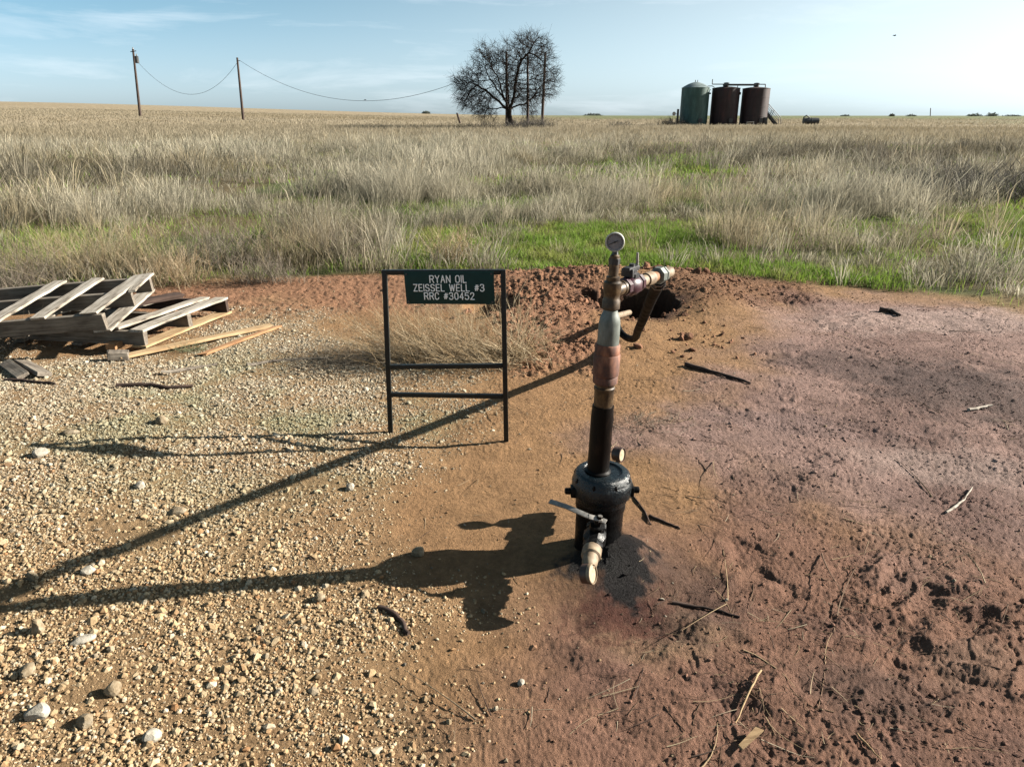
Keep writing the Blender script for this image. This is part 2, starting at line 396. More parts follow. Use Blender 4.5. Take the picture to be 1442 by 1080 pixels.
TANPIPE = noisy('dusty tan pipe', [(0.3, (0.09, 0.052, 0.028)), (0.5, (0.25, 0.175, 0.105)), (0.78, (0.45, 0.36, 0.25))], 26, 0.7, 0.0, 0.3, 0.001)
RUSTPIPE = noisy('bright rust', [(0.3, (0.14, 0.05, 0.02)), (0.6, (0.42, 0.20, 0.08)), (0.8, (0.5, 0.33, 0.18))], 40, 0.8, 0, 0.4, 0.001)
MAROON = noisy('maroon valve paint', [(0.3, (0.03, 0.008, 0.013)), (0.6, (0.07, 0.022, 0.033)), (0.8, (0.20, 0.11, 0.12))], 30, 0.28, 0.0, 0.15, 0.001, rough2=0.5)
DARKIRON = noisy('dark iron', [(0.3, (0.008, 0.008, 0.010)), (0.6, (0.03, 0.03, 0.032)), (0.8, (0.07, 0.06, 0.05))], 40, 0.4, 0.0, 0.3, 0.001, rough2=0.6)
WHITERIM = noisy('cream gauge rim', [(0.3, (0.50, 0.49, 0.44)), (0.6, (0.62, 0.62, 0.57)), (0.8, (0.7, 0.7, 0.66))], 50, 0.4, 0.1, 0.1, 0.0005)
DIAL = noisy('grey dial', [(0.3, (0.19, 0.20, 0.23)), (0.6, (0.27, 0.285, 0.32)), (0.8, (0.36, 0.37, 0.40))], 60, 0.25, 0, 0.0)
TANDIAL = noisy('sun-bleached dial', [(0.3, (0.36, 0.27, 0.17)), (0.6, (0.52, 0.42, 0.29)), (0.8, (0.6, 0.52, 0.4))], 60, 0.5, 0, 0.0)
GAUGECASE = noisy('brown gauge case', [(0.3, (0.03, 0.014, 0.009)), (0.6, (0.09, 0.04, 0.025)), (0.8, (0.15, 0.08, 0.05))], 50, 0.5, 0, 0.2, 0.0005)
MARK = noisy('black marking', [(0.3, (0.012, 0.012, 0.014)), (0.7, (0.02, 0.02, 0.022))], 40, 0.5, 0, 0.0)
RUBBER = noisy('black rubber hose', [(0.3, (0.0012, 0.001, 0.001)), (0.6, (0.0022, 0.002, 0.0018)), (0.85, (0.007, 0.006, 0.005))], 24, 0.6, 0, 0.0, 0.001, rough2=0.8, spec=0.06)
FRAMEBLACK = noisy('black frame paint', [(0.3, (0.006, 0.008, 0.008)), (0.6, (0.014, 0.017, 0.016)), (0.8, (0.05, 0.05, 0.045))], 60, 0.35, 0, 0.3, 0.0008, rough2=0.6, spec=0.3)
SIGNGREEN = noisy('dark green plastic panel', [(0.3, (0.004, 0.036, 0.033)), (0.6, (0.006, 0.05, 0.046)), (0.85, (0.015, 0.068, 0.062))], 14, 0.5, 0, 0.1, 0.0005, rough2=0.6, spec=0.22)
LETTER = noisy('engraved white lettering', [(0.3, (1.35, 1.38, 1.38)), (0.6, (1.48, 1.5, 1.5)), (0.8, (1.5, 1.52, 1.52))], 80, 0.6, 0, 0.0)
TANKGREEN = noisy('weathered green tank wall', [(0.3, (0.018, 0.055, 0.047)), (0.5, (0.038, 0.102, 0.088)), (0.75, (0.09, 0.18, 0.155))], 1.4, 0.55, 0, 0.15, 0.01, stretch=(1.5, 1.5, 0.5), rough2=0.7)
TANKROOF = noisy('pale green tank roof', [(0.3, (0.16, 0.21, 0.21)), (0.6, (0.26, 0.32, 0.32)), (0.8, (0.36, 0.42, 0.41))], 2, 0.5, 0, 0.1, 0.01)
TANKRED = noisy('dark maroon rusted tank', [(0.3, (0.009, 0.0025, 0.003)), (0.55, (0.030, 0.0075, 0.008)), (0.8, (0.095, 0.03, 0.025))], 1.2, 0.65, 0, 0.2, 0.01, stretch=(1.5, 1.5, 0.3), rough2=0.8)
STEELGREY = noisy('grey walkway steel', [(0.3, (0.03, 0.032, 0.034)), (0.6, (0.06, 0.063, 0.066)), (0.8, (0.12, 0.12, 0.12))], 4, 0.6, 0.2, 0.1, 0.005)
WIREMAT = noisy('weathered wire', [(0.3, (0.06, 0.065, 0.07)), (0.7, (0.10, 0.105, 0.11))], 3, 0.6, 0.3, 0.0)
BARK = noisy('dark bark', [(0.3, (0.016, 0.012, 0.010)), (0.55, (0.045, 0.034, 0.027)), (0.8, (0.09, 0.072, 0.058))], 7, 0.95, 0, 0.6, 0.03, stretch=(1, 1, 0.3), spec=0.1)
ROCKMAT = noisy('pale caliche rock', [(0.3, (0.17, 0.125, 0.075)), (0.5, (0.30, 0.235, 0.155)), (0.75, (0.43, 0.37, 0.28))], 40, 0.95, 0, 0.6, 0.005, spec=0.1)
WHITEROCK = noisy('white caliche rock', [(0.3, (0.27, 0.235, 0.18)), (0.5, (0.42, 0.38, 0.31)), (0.75, (0.55, 0.51, 0.44))], 40, 0.95, 0, 0.6, 0.005, spec=0.1)
BIRDMAT = noisy('dark plumage', [(0.3, (0.01, 0.01, 0.012)), (0.7, (0.04, 0.038, 0.036))], 30, 0.7, 0, 0.0)
EARTH = ground_material()

# ------------------------------------------------------------------ mesh helpers
def mesh_np(name, verts, faces, mat, smooth=True, col=None, sharp=None, extra=None):
    """verts (n,3); faces a list of (k,m) index arrays, all corners m equal inside one array"""
    if not isinstance(faces, list): faces = [faces]
    me = bpy.data.meshes.new(name)
    verts = np.ascontiguousarray(verts, np.float32)
    me.vertices.add(len(verts)); me.vertices.foreach_set('co', verts.ravel())
    loops = np.concatenate([f.ravel() for f in faces]).astype(np.int32)
    tot = np.concatenate([np.full(len(f), f.shape[1], np.int32) for f in faces])
    st = np.concatenate([[0], np.cumsum(tot)[:-1]]).astype(np.int32)
    me.loops.add(len(loops)); me.loops.foreach_set('vertex_index', loops)
    me.polygons.add(len(tot)); me.polygons.foreach_set('loop_start', st)
    me.polygons.foreach_set('use_smooth', np.full(len(tot), smooth, bool))
    if col is not None:
        a = me.color_attributes.new('Col', 'FLOAT_COLOR', 'POINT')
        c4 = np.ones((len(verts), 4), np.float32); c4[:, :3] = np.asarray(col) * ALB
        a.data.foreach_set('color', c4.ravel())
    for k, vals in (extra or {}).items():
        a = me.attributes.new(k, 'FLOAT', 'POINT'); a.data.foreach_set('value', np.ascontiguousarray(vals, np.float32))
    me.update(calc_edges=True)
    if mat: me.materials.append(mat)
    o = bpy.data.objects.new(name, me); C.objects.link(o)
    return o

class MB:
    """collects tubes, boxes and other solids in plain lists; build() links them as one object"""
    def __init__(s): s.v = []; s.f = []
    def add(s, vs, fs):
        k = len(s.v); s.v += [tuple(v) for v in vs]; s.f += [tuple(i + k for i in f) for f in fs]
    def tube(s, path, rad, n=10, cap=True, up=None):
        path = [Vector(p) for p in path]
        if not hasattr(rad, '__len__'): rad = [rad] * len(path)
        vs = []; fs = []; prev = None
        for i, p in enumerate(path):
            a = path[min(i + 1, len(path) - 1)] - path[max(i - 1, 0)]
            if a.length < 1e-9:
                a = path[-1] - path[0]
            a.normalize()
            if prev is None:
                r = Vector(up) if up else (Vector((0, 0, 1)) if abs(a.z) < 0.9 else Vector((0, 1, 0)))
            else: r = prev
            x = (r - a * r.dot(a)).normalized(); y = a.cross(x); prev = x
            for k in range(n):
                t = 2 * math.pi * (k + 0.5) / n
                vs.append(p + (x * math.cos(t) + y * math.sin(t)) * rad[i])
        for i in range(len(path) - 1):
            for k in range(n):
                fs.append((i * n + k, i * n + (k + 1) % n, (i + 1) * n + (k + 1) % n, (i + 1) * n + k))
        if cap:
            fs.append(tuple(range(n - 1, -1, -1))); m = (len(path) - 1) * n; fs.append(tuple(m + k for k in range(n)))
        s.add(vs, fs); return s
    def lathe(s, o, axis, prof, n=24):
        """prof: (distance along axis, radius) pairs"""
        o = Vector(o); a = Vector(axis).normalized()
        path = [o + a * d for d, r in prof]; rad = [r for d, r in prof]
        x = (Vector((0, 0, 1)) if abs(a.z) < 0.9 else Vector((0, 1, 0))); x = (x - a * x.dot(a)).normalized(); y = a.cross(x)
        vs = []; fs = []
        for p, r in zip(path, rad):
            for k in range(n):
                t = 2 * math.pi * (k + 0.5) / n; vs.append(p + (x * math.cos(t) + y * math.sin(t)) * r)
        for i in range(len(path) - 1):
            for k in range(n): fs.append((i * n + k, i * n + (k + 1) % n, (i + 1) * n + (k + 1) % n, (i + 1) * n + k))
        fs.append(tuple(range(n - 1, -1, -1))); m = (len(path) - 1) * n; fs.append(tuple(m + k for k in range(n)))
        s.add(vs, fs); return s
    def box(s, c, size, R=None):
        hx, hy, hz = (q / 2 for q in size); R = R or Matrix.Identity(3)
        vs = [Vector(c) + R @ Vector((x, y, z)) for x in (-hx, hx) for y in (-hy, hy) for z in (-hz, hz)]
        s.add(vs, [(0, 1, 3, 2), (4, 6, 7, 5), (0, 4, 5, 1), (2, 3, 7, 6), (0, 2, 6, 4), (1, 5, 7, 3)]); return s
    def bar(s, a, b, w, h, up=(0, 0, 1)):
        a = Vector(a); b = Vector(b); d = (b - a); L = d.length; d.normalize(); u = Vector(up)
        y = u.cross(d).normalized(); z = d.cross(y)
        R = Matrix((d, y, z)).transposed()
        return s.box((a + b) / 2, (L, w, h), R)
    def build(s, name, mat, parent=None, angle=40, bevel=0.0):
        me = bpy.data.meshes.new(name); me.from_pydata(s.v, [], s.f); me.validate()
        me.materials.append(mat)
        if bevel:
            bm = bmesh.new(); bm.from_mesh(me)
            ed = [e for e in bm.edges if len(e.link_faces) == 2 and e.calc_face_angle(0) > 0.6]
            bmesh.ops.bevel(bm, geom=ed, offset=bevel, segments=2, affect='EDGES', profile=0.6, clamp_overlap=True)
            bm.to_mesh(me); bm.free()
        me.polygons.foreach_set('use_smooth', [True] * len(me.polygons))
        me.set_sharp_from_angle(angle=math.radians(angle))
        o = bpy.data.objects.new(name, me); C.objects.link(o)
        if parent:
            o.parent = parent; o.matrix_parent_inverse = Matrix.Translation(parent.location).inverted() if parent.parent is None and parent.type == 'EMPTY' else Matrix.Identity(4)
        return o
def thing(name, label, cat, loc, group=None):
    o = bpy.data.objects.new(name, None); o.empty_display_size = 0.1; C.objects.link(o)
    o.location = loc; tag(o, label, cat, group); return o
def tag(o, label, cat, group=None, kind=None):
    o['label'] = label; o['category'] = cat
    if group: o['group'] = group
    if kind: o['kind'] = kind
    return o

# ------------------------------------------------------------------ ground: one sheet out to the horizon
def build_ground():
    a = np.radians(np.concatenate([np.linspace(-46, 46, 1000), np.linspace(46, 314, 110)[1:-1]]))
    rs = [0.25, 0.5, 0.7, 0.9, 1.1]
    r = 1.25
    while r < 15: rs.append(r); r *= 1.0042 if r < 10 else 1.006
    while r < 9000:
        rs.append(r); r *= 1.03 if r < 90 else 1.06
    rs = np.array(rs); nr, na = len(rs), len(a)
    R, A = np.meshgrid(rs, a, indexing='ij')
    x = (R * np.sin(A)).ravel(); y = (R * np.cos(A)).ravel()
    m = masks(x, y)
    z = macro(x, y) + detail(x, y, m)
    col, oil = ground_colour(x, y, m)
    v = np.stack([x, y, z], 1)
    i = np.arange(nr - 1)[:, None] * na; k = np.arange(na)[None, :]; k2 = (k + 1) % na
    f = np.stack([i + k, i + k2, i + na + k2, i + na + k], -1).reshape(-1, 4)
    v = np.vstack([v, [[0, 0, float(z[:na].mean())]]]); col = np.vstack([col, col[:1]]); oil = np.append(oil, 0)
    c = len(v) - 1
    kk = np.arange(na)
    fan = np.stack([np.full(na, c), (kk + 1) % na, kk], 1)
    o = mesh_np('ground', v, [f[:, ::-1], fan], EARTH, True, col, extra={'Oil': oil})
    o['kind'] = 'structure'
    return o
build_ground()

# ------------------------------------------------------------------ storage tanks
YT = 90.0
def tank(px0, px1, top_py, bot_py, roof_h, name, label, mat, roofmat, hatch):
    pm = (px0 + px1) / 2
    y = YT
    c = V(pm, bot_py, y); r = (px1 - px0) / 2 / FPX * (y * CP + (EYE - c.z) * SP)
    pt = V(pm + 1.5, top_py, y)
    z0 = tz(c.x, y) - 0.05; h = pt.z - z0
    t = thing(name, label, 'tank', (c.x, y, z0), 'storage tanks in the field')
    b = MB(); prof = [(0, r)]
    for k in range(1, 4):                                       # courses of plate with a raised seam
        d = h * k / 4; prof += [(d - 0.03, r), (d - 0.02, r + 0.012), (d + 0.02, r + 0.012), (d + 0.03, r)]
    prof += [(h - 0.06, r), (h - 0.05, r + 0.03), (h, r + 0.03), (h + 0.005, r)]
    b.lathe((c.x, y, z0), (0, 0, 1), prof, 48); b.build('tank_wall', mat, t, 30)
    b = MB(); b.lathe((c.x, y, z0 + h), (0, 0, 1), [(0.003, r - 0.01)] + [(roof_h * (1 - (q / 8) ** 1.7) + 0.004, r * q / 8) for q in range(7, 0, -1)] + [(roof_h + 0.004, 0.05)], 40)
    b.build('tank_roof', roofmat, t, 25)
    if hatch == 'vents':
        for dx in (-0.12, 0.14):
            b = MB(); b.tube([(c.x + dx, y, z0 + h + roof_h - 0.1), (c.x + dx, y, z0 + h + roof_h + 0.22)], 0.04, 8); b.build('vent_pipe', STEELGREY, t)
    else:
        b = MB(); b.lathe((c.x - 0.1, y - 0.25, z0 + h + roof_h * 0.35), (0, 0, 1), [(0, 0.28), (0.42, 0.28), (0.43, 0.34), (0.5, 0.34), (0.55, 0.1)], 16)
        b.build('hatch', DARKIRON, t)
    b = MB(); b.lathe((c.x + r * 0.25, y - r * 0.98, z0 + 0.55), (0.1, -1, 0), [(-0.1, 0.2), (0.1, 0.2), (0.11, 0.26), (0.16, 0.26)], 16)
    b.build('manway', DARKIRON, t)
    return c.x, z0, h, r
tg = tank(956.5, 994.5, 124, 177, 0.62, 'storage_tank', 'green steel storage tank with a domed pale roof, beside two maroon tanks', TANKGREEN, TANKROOF, 'vents')
t2 = tank(999, 1036.5, 124.5, 177, 0.18, 'storage_tank', 'dark maroon storage tank standing between the green tank and another maroon tank', TANKRED, TANKRED, 'hatch')
t3 = tank(1041, 1078, 125, 177.5, 0.17, 'storage_tank', 'dark maroon storage tank with a steel staircase leaning against its side', TANKRED, TANKRED, 'hatch')
# walkway over the two maroon tanks
b0 = thing('tank_walkway', 'grey steel walkway with a thin handrail over the maroon tanks', 'walkway', (t2[0], YT - 0.8, t2[1] + t2[2]))
zt = t2[1] + t2[2]
L = lambda px, py: V(px, py, YT - 0.9)
m = MB(); m.bar(L(1019, 120.2), L(1064, 120.2), 0.7, 0.14); m.build('deck', STEELGREY, b0, bevel=0.01)
m = MB(); m.tube([L(1003.5, 112), L(1003, 119)], 0.05, 8); m.tube([L(1003, 119), L(1078, 119.2)], 0.055, 8); m.tube([L(1078, 119.2), L(1077.6, 126)], 0.055, 8)
m.tube([L(1019, 119), L(1018.6, 125.5)], 0.05, 8); m.tube([L(1062, 119), L(1061.6, 126)], 0.05, 8); m.tube([L(1040, 119.4), L(1037, 126)], 0.04, 8)
m.build('handrail', STEELGREY, b0)
# pipes joining the tanks
for (a, b_, r, lab) in [((993, 132), (1001, 132), 0.09, 'dark pipe joining the green tank to the first maroon tank'),
                        ((1034, 132), (1043, 132), 0.15, 'thick dark pipe joining the two maroon tanks')]:
    m = MB(); p, q = V(*a, YT), V(*b_, YT)
    m.lathe(p, q - p, [(0, r), ((q - p).length * 0.3, r), ((q - p).length * 0.31, r * 1.3), ((q - p).length * 0.38, r * 1.3), ((q - p).length * 0.39, r), ((q - p).length, r)], 12)
    tag(m.build('connecting_pipe', DARKIRON), lab, 'pipe', 'pipes between the tanks')
m = MB(); m.tube([V(984, 122, YT), V(1003, 121.5, YT), V(1006, 123.5, YT)], 0.045, 8); m.tube([V(990, 127, YT), V(1001, 127, YT)], 0.04, 8)
tag(m.build('vent_line', STEELGREY), 'thin grey vent line running from the green tank roof to the maroon tank', 'pipe')
# staircase
st = thing('tank_staircase', 'grey steel staircase with handrails rising to the maroon tank', 'staircase', tuple(V(1092, 174, YT - 0.5)))
S0, S1 = V(1094, 175.5, YT - 0.6), V(1075.5, 153, YT - 0.6)
for k in (0, 0.75):
    o = Vector((0, k, 0)); m = MB(); m.bar(S0 + o, S1 + o, 0.07, 0.22); m.build('stringer', STEELGREY, st)
    R0, R1 = V(1099.5, 166, YT - 0.6) + o, V(1078.5, 142.5, YT - 0.6) + o
    m = MB(); m.tube([S0 + o + Vector((0.45, 0, 0)), R0, R1], 0.04, 8); m.tube([(S0 + R0) / 2 + o * 0.5, (S1 + R1) / 2 + o * 0.5], 0.03, 6)
    m.tube([S0.lerp(S1, 0.45) + o, R0.lerp(R1, 0.45)], 0.035, 6); m.tube([S0.lerp(S1, 0.8) + o, R0.lerp(R1, 0.8)], 0.035, 6); m.build('handrail', STEELGREY, st)
for k in range(9):
    p = S0.lerp(S1, (k + 0.5) / 9); m = MB(); m.box(p + Vector((0, 0.375, 0.04)), (0.25, 0.68, 0.04)); m.build('tread', STEELGREY, st)
# small fittings by the tanks
m = MB(); p = V(1077.2, 172, YT - 1.2); m.box(p + Vector((0, 0, -0.05)), (0.42, 0.4, 1.0)); m.box(p + Vector((0, 0, 0.47)), (0.5, 0.48, 0.06)); m.box(p + Vector((0, -0.22, 0.1)), (0.2, 0.03, 0.3))
tag(m.build('valve_box', DARKIRON, bevel=0.015), 'small black upright box at the foot of the end maroon tank', 'box')
m = MB(); p = V(1061, 174, YT - 2.2); m.tube([p + Vector((-0.8, 0, -0.4)), p + Vector((-0.8, 0, 0.1)), p + Vector((0.0, 0, 0.14)), p + Vector((0, 0, -0.4))], 0.06, 8)
tag(m.build('pipe_hoop', PALESTEEL), 'pale bent pipe guard low in front of the end maroon tank', 'pipe')
gg = thing('level_gauge_post', 'thin dark post with a small round dial left of the green tank', 'post', tuple(V(952.5, 176, YT - 1)))
m = MB(); m.bar(V(953.5, 177, YT - 1), V(955, 154, YT - 1), 0.22, 0.2, (0, 1, 0)); m.build('post', DARKIRON, gg)
m = MB(); q = V(949, 160.5, YT - 1); m.lathe(q, (0.3, -1, 0), [(0, 0.22), (0.06, 0.22), (0.065, 0.16), (0.08, 0.16)], 14); m.tube([q, V(953.5, 161, YT - 1)], 0.03, 6); m.build('dial', PALESTEEL, gg)
# horizontal drum
dr = thing('drum_tank', 'small black horizontal drum tank lying in the grass right of the staircase', 'tank', tuple(V(1141, 176, YT + 2)))
q0, q1 = V(1131.5, 171.2, YT + 2), V(1152, 171.4, YT + 2); r = 0.42
m = MB(); L_ = (q1 - q0).length; m.lathe(q0, q1 - q0, [(-0.1, 0.12), (-0.03, 0.33), (0, r), (L_ * .48, r), (L_ * .49, r + .02), (L_ * .51, r + .02), (L_ * .52, r), (L_, r), (L_ + .03, .33), (L_ + .1, .12)], 24); m.build('drum', DARKIRON, dr)
m = MB(); a = V(1130.5, 176, YT + 1.6); m.tube([a, a + Vector((0, 0, 0.85)), a + Vector((0.3, 0, 1.05)), a + Vector((0.75, 0.1, 0.8)), a + Vector((0.8, 0.3, 0.6))], 0.07, 8); m.build('pipe', STEELGREY, dr)
for k in (0.2, 0.8):
    p = q0.lerp(q1, k); m = MB(); m.box((p.x, p.y, p.z - 0.42), (0.14, 0.8, 0.36)); m.build('cradle', DARKIRON, dr)

# ------------------------------------------------------------------ power poles, wires, fence posts
def pole(px_b, px_t, py_t, Y, rad, label, extra=None, group='wooden power poles', py_b=None):
    top = V(px_t, py_t, Y)
    bx = V(px_b, py_b or 168, Y).x; zb = tz(bx, Y) - 0.4
    t = thing('power_pole', label, 'power pole', (bx, Y, zb + 0.4), group)
    m = MB(); B = Vector((bx, Y, zb)); n = 10
    m.tube([B.lerp(top, k / n) for k in range(n + 1)], [rad * (1 - 0.35 * k / n) for k in range(n + 1)], 12); m.build('pole_shaft', WOOD_POLE, t)
    return t, top, B
pa, pa_top, pa_b = pole(198, 187.2, 69.5, 108, 0.20, 'leaning wooden power pole carrying a grey transformer, farthest from the tree')
m = MB(); c = V(192.6, 84.5, 107.6); m.lathe(c + Vector((0, 0, -0.45)), (0, 0, 1), [(0, 0.2), (0.05, 0.26), (0.8, 0.26), (0.85, 0.28), (0.9, 0.2)], 18); tr = m.build('transformer', STEELGREY, pa)
m = MB(); m.lathe(c + Vector((0.05, 0, 0.45)), (0.2, 0, 1), [(0, 0.05), (0.08, 0.09), (0.12, 0.05), (0.18, 0.08), (0.24, 0.04), (0.3, 0.05)], 10); m.build('insulator', PALESTEEL, pa)
m = MB(); m.bar(pa_top + Vector((-0.35, -0.1, -0.35)), pa_top + Vector((0.45, -0.1, -0.25)), 0.09, 0.09); m.build('bracket', STEELGREY, pa)
m = MB(); m.lathe(pa_top + Vector((0, 0, -0.02)), (0, 0, 1), [(0, 0.05), (0.05, 0.08), (0.12, 0.05), (0.18, 0.07), (0.26, 0.03)], 10); m.build('insulator', PALESTEEL, pa)
pb, pb_top, pb_b = pole(342.4, 334, 81.5, 100, 0.18, 'slim wooden power pole standing between the transformer pole and the bare tree')
m = MB(); m.bar(pb_top + Vector((0, -0.17, -0.4)), pb_top + Vector((0.4, -0.17, -0.38)), 0.07, 0.07); m.build('bracket', STEELGREY, pb)
pc, pc_top, _ = pole(714, 713.2, 73.5, 76, 0.17, 'wooden pole standing behind the trunk of the bare tree', py_b=175)
pd, pd_top, _ = pole(743.5, 743, 77, 69.2, 0.13, 'thin wooden pole among the right-hand branches of the bare tree', py_b=175)
pe, pe_top, _ = pole(763, 768, 74, 78, 0.17, 'wooden pole leaning outwards at the right edge of the bare tree', py_b=172)
def wire(A, B, sag, label, rad=0.021, n=36):
    m = MB(); pts = []
    for k in range(n + 1):
        t = k / n; p = A.lerp(B, t); p.z -= sag * 4 * t * (1 - t); pts.append(p)
    m.tube(pts, rad, 5); tag(m.build('overhead_wire', WIREMAT), label, 'wire', 'overhead wires'); return pts
wire(V(194, 88, 107.7), pb_top + Vector((0, 0, -0.5)), 4.0, 'slack overhead wire hanging between the two poles on the open field')
wp = wire(pb_top + Vector((0.35, -0.17, -0.36)), pc_top + Vector((0, 0, -0.6)), 4.3, 'long slack overhead wire running from the slim pole to the bare tree')
def small_bird(p, s, name, label, wings):
    m = MB(); p = Vector(p)
    m.lathe(p + Vector((-0.16 * s, 0, 0)), (1, 0, 0.15), [(0, 0.01 * s), (0.08 * s, 0.05 * s), (0.18 * s, 0.065 * s), (0.25 * s, 0.04 * s), (0.29 * s, 0.042 * s), (0.33 * s, 0.02 * s), (0.37 * s, 0.004 * s)], 10)
    m.add([p + Vector(q) * s for q in ((-0.16, -0.02, 0), (-0.16, 0.02, 0), (-0.34, 0.05, -0.01), (-0.34, -0.05, -0.01), (-0.16, 0, 0.015))], [(0, 1, 2, 3), (0, 3, 4), (3, 2, 4), (2, 1, 4)])
    for sgn in ((-1, 1) if wings else ()):
        m.add([p + Vector(q) * s for q in ((0.1, 0, 0.03), (-0.06, 0, 0.03), (-0.08, sgn * 0.2, 0.12), (0.05, sgn * 0.22, 0.13), (-0.08, sgn * 0.46, 0.06), (0.02, 0, 0.05))], [(0, 1, 2, 3), (3, 2, 4), (0, 3, 5), (3, 4, 5), (2, 1, 5), (4, 2, 5)])
    tag(m.build(name, BIRDMAT), label, 'bird')
small_bird(V(1260, 51, 60), 0.62, 'flying_bird', 'small dark bird flying in the open sky above the drum tank', True)
k = min(range(len(wp)), key=lambda i: abs((721 + FPX * wp[i].x / (wp[i].y * CP + (EYE - wp[i].z) * SP)) - 511))
small_bird(wp[k] + Vector((0, 0, 0.09)), 0.8, 'perched_bird', 'small dark bird perched on the long slack wire', False)
def post(px, py, px2, py2, Y, r, label, cat='fence post'):
    b = V(px, py, Y); t = V(px2, py2, Y); b.z = min(b.z, tz(b.x, Y)) - 0.1
    m = MB(); m.tube([b.lerp(t, q / 4) for q in range(5)], [r, r * 0.97, r * 1.02, r * 0.95, r * 0.9], 8); tag(m.build('fence_post', WOOD_POLE), label, cat)
post(648.5, 169, 643.5, 159.5, 95, 0.14, 'short leaning fence post in the field left of the bare tree')
post(1310, 165, 1310.5, 152.5, 420, 0.22, 'distant thin pole standing alone on the far right horizon', 'pole')

# ------------------------------------------------------------------ the bare tree (grown branch by branch inside its crown's outline)
def bare_tree():
    Y = 70.0; base = V(719, 181, Y); base.z = tz(base.x, Y) - 0.1
    rg = np.random.default_rng(21)
    s = (Y * CP + 0.9 * SP) / FPX
    lobes = [(663, 116, 27, 30), (684, 82, 17, 19), (712, 92, 30, 34), (748, 75, 29, 24), (766, 108, 22, 30), (752, 137, 22, 14), (672, 143, 26, 15), (725, 125, 40, 24), (655, 128, 16, 20), (778, 122, 8, 12), (738, 64, 16, 11), (684, 158, 20, 10), (745, 155, 14, 9)]
    P = []
    for (px, py, rx, ry) in lobes:
        c = V(px, py, Y); n = int(0.54 * rx * ry)
        q = rg.normal(size=(n, 3)); q /= np.linalg.norm(q, axis=1)[:, None]; q *= rg.random((n, 1)) ** (1 / 2.4)
        dz = min(rx * 1.3, 44) * s
        P.append(np.array(c) + q * np.array([rx * s, dz, ry * s]) + np.array([0, rg.normal() * 1.0, 0]))
    A = np.vstack(P); A = A[A[:, 2] > base.z + 0.9]
    for (px, py, rr_, dy) in [(647, 100, 0.85, 0), (700, 66, 0.9, -0.5), (726, 62, 0.55, 0.6), (778, 92, 0.8, 0), (768, 148, 0.9, 0), (690, 122, 0.8, 1.0), (735, 110, 0.7, -1.0), (660, 92, 0.7, 1.2), (783, 128, 0.7, 0.2), (705, 100, 0.6, 0), (642, 130, 0.7, 0.4), (752, 122, 0.65, 1.2), (722, 84, 0.6, -1.2)]:
        A = A[np.linalg.norm((A - np.array(V(px, py, Y)) - np.array([0, dy, 0])) * np.array([1, 0.45, 1]), axis=1) > rr_ * 0.85]
    nodes = [np.array(base)]; par = [-1]
    fork = np.array(V(717, 156, Y))
    for k in range(1, 6):
        nodes.append(np.array(base) + (fork - np.array(base)) * k / 5 + rg.normal(size=3) * 0.03); par.append(len(nodes) - 2)
    f0 = len(nodes) - 1
    for limb in (((708, 148), (696, 138), (683, 128), (668, 119)), ((706, 151), (695, 154)), ((713, 146), (707, 130), (702, 112), (692, 95), (684, 84)), ((716, 140), (714, 120), (712, 102)),
                 ((721, 146), (725, 128), (728, 105), (734, 86), (747, 72)), ((724, 144), (731, 130), (741, 112), (752, 96)), ((726, 149), (738, 147), (749, 140), (758, 127)), ((723, 141), (736, 131), (752, 126)), ((712, 142), (700, 126), (688, 108))):   # main limbs
        p = f0; prev = fork; dy = rg.normal() * 0.55
        for j, tgt in enumerate(limb):
            e = np.array(V(*tgt, Y)); e[1] += dy * (j + 1); n = max(2, int(np.linalg.norm(e - prev) / 0.26))
            for k in range(1, n + 1):
                nodes.append(prev + (e - prev) * k / n + rg.normal(size=3) * 0.03); par.append(p); p = len(nodes) - 1
            prev = e
    step = 0.24; alive = np.ones(len(A), bool)
    N = np.array(nodes); near = np.zeros(len(A), int); nd = np.full(len(A), 1e9)
    def upd(lo):
        nonlocal near, nd
        D = np.linalg.norm(A[:, None, :] - N[None, lo:, :], axis=2); j = D.argmin(1); d = D[np.arange(len(A)), j]
        better = d < nd; near = np.where(better, j + lo, near); nd = np.where(better, d, nd)
    upd(0)
    for it in range(70):
        alive = nd > 0.26
        act = alive & (nd < 4.5)
        if not act.any(): break
        ids = np.unique(near[act]); new = []
        for i in ids:
            sel = act & (near == i); d = A[sel] - N[i]; d /= np.linalg.norm(d, axis=1)[:, None]; v = d.sum(0)
            if par[i] >= 0:
                t = N[i] - N[par[i]]; v = v / (np.linalg.norm(v) + 1e-6) + 0.45 * t / (np.linalg.norm(t) + 1e-6)
            v = v / (np.linalg.norm(v) + 1e-6) + rg.normal(size=3) * 0.13; v /= np.linalg.norm(v)
            q = N[i] + v * step
            if np.min(np.abs(N - q).sum(1)) > 0.12: new.append((i, q))
        if not new: break
        lo = len(N)
        for i, p in new: par.append(i)
        N = np.vstack([N] + [p[None] for i, p in new]); upd(lo)
    n = len(N); kids = [[] for _ in range(n)]
    for i in range(1, n): kids[par[i]].append(i)
    w = np.zeros(n)
    for i in range(n - 1, -1, -1):
        w[i] += 1.0 if not kids[i] else 0.0
        if par[i] >= 0: w[par[i]] += w[i]
    # children always come after parents, so one backward pass carries the weight down
    rad = 0.0125 * w ** 0.425
    rad = np.minimum(rad, 0.24); rad[0] = 0.40; rad[1] = 0.34; rad[2] = 0.31
    trunk = MB(); crown = MB()
    def follow(i, first):
        path = [N[par[i]]] if par[i] >= 0 else []; rr = [rad[i]] if par[i] >= 0 else []
        while True:
            path.append(N[i]); rr.append(rad[i])
            ks = sorted(kids[i], key=lambda k: -w[k])
            for k in ks[1:]: stack.append(k)
            if not ks: break
            i = ks[0]
        return path, rr
    stack = []
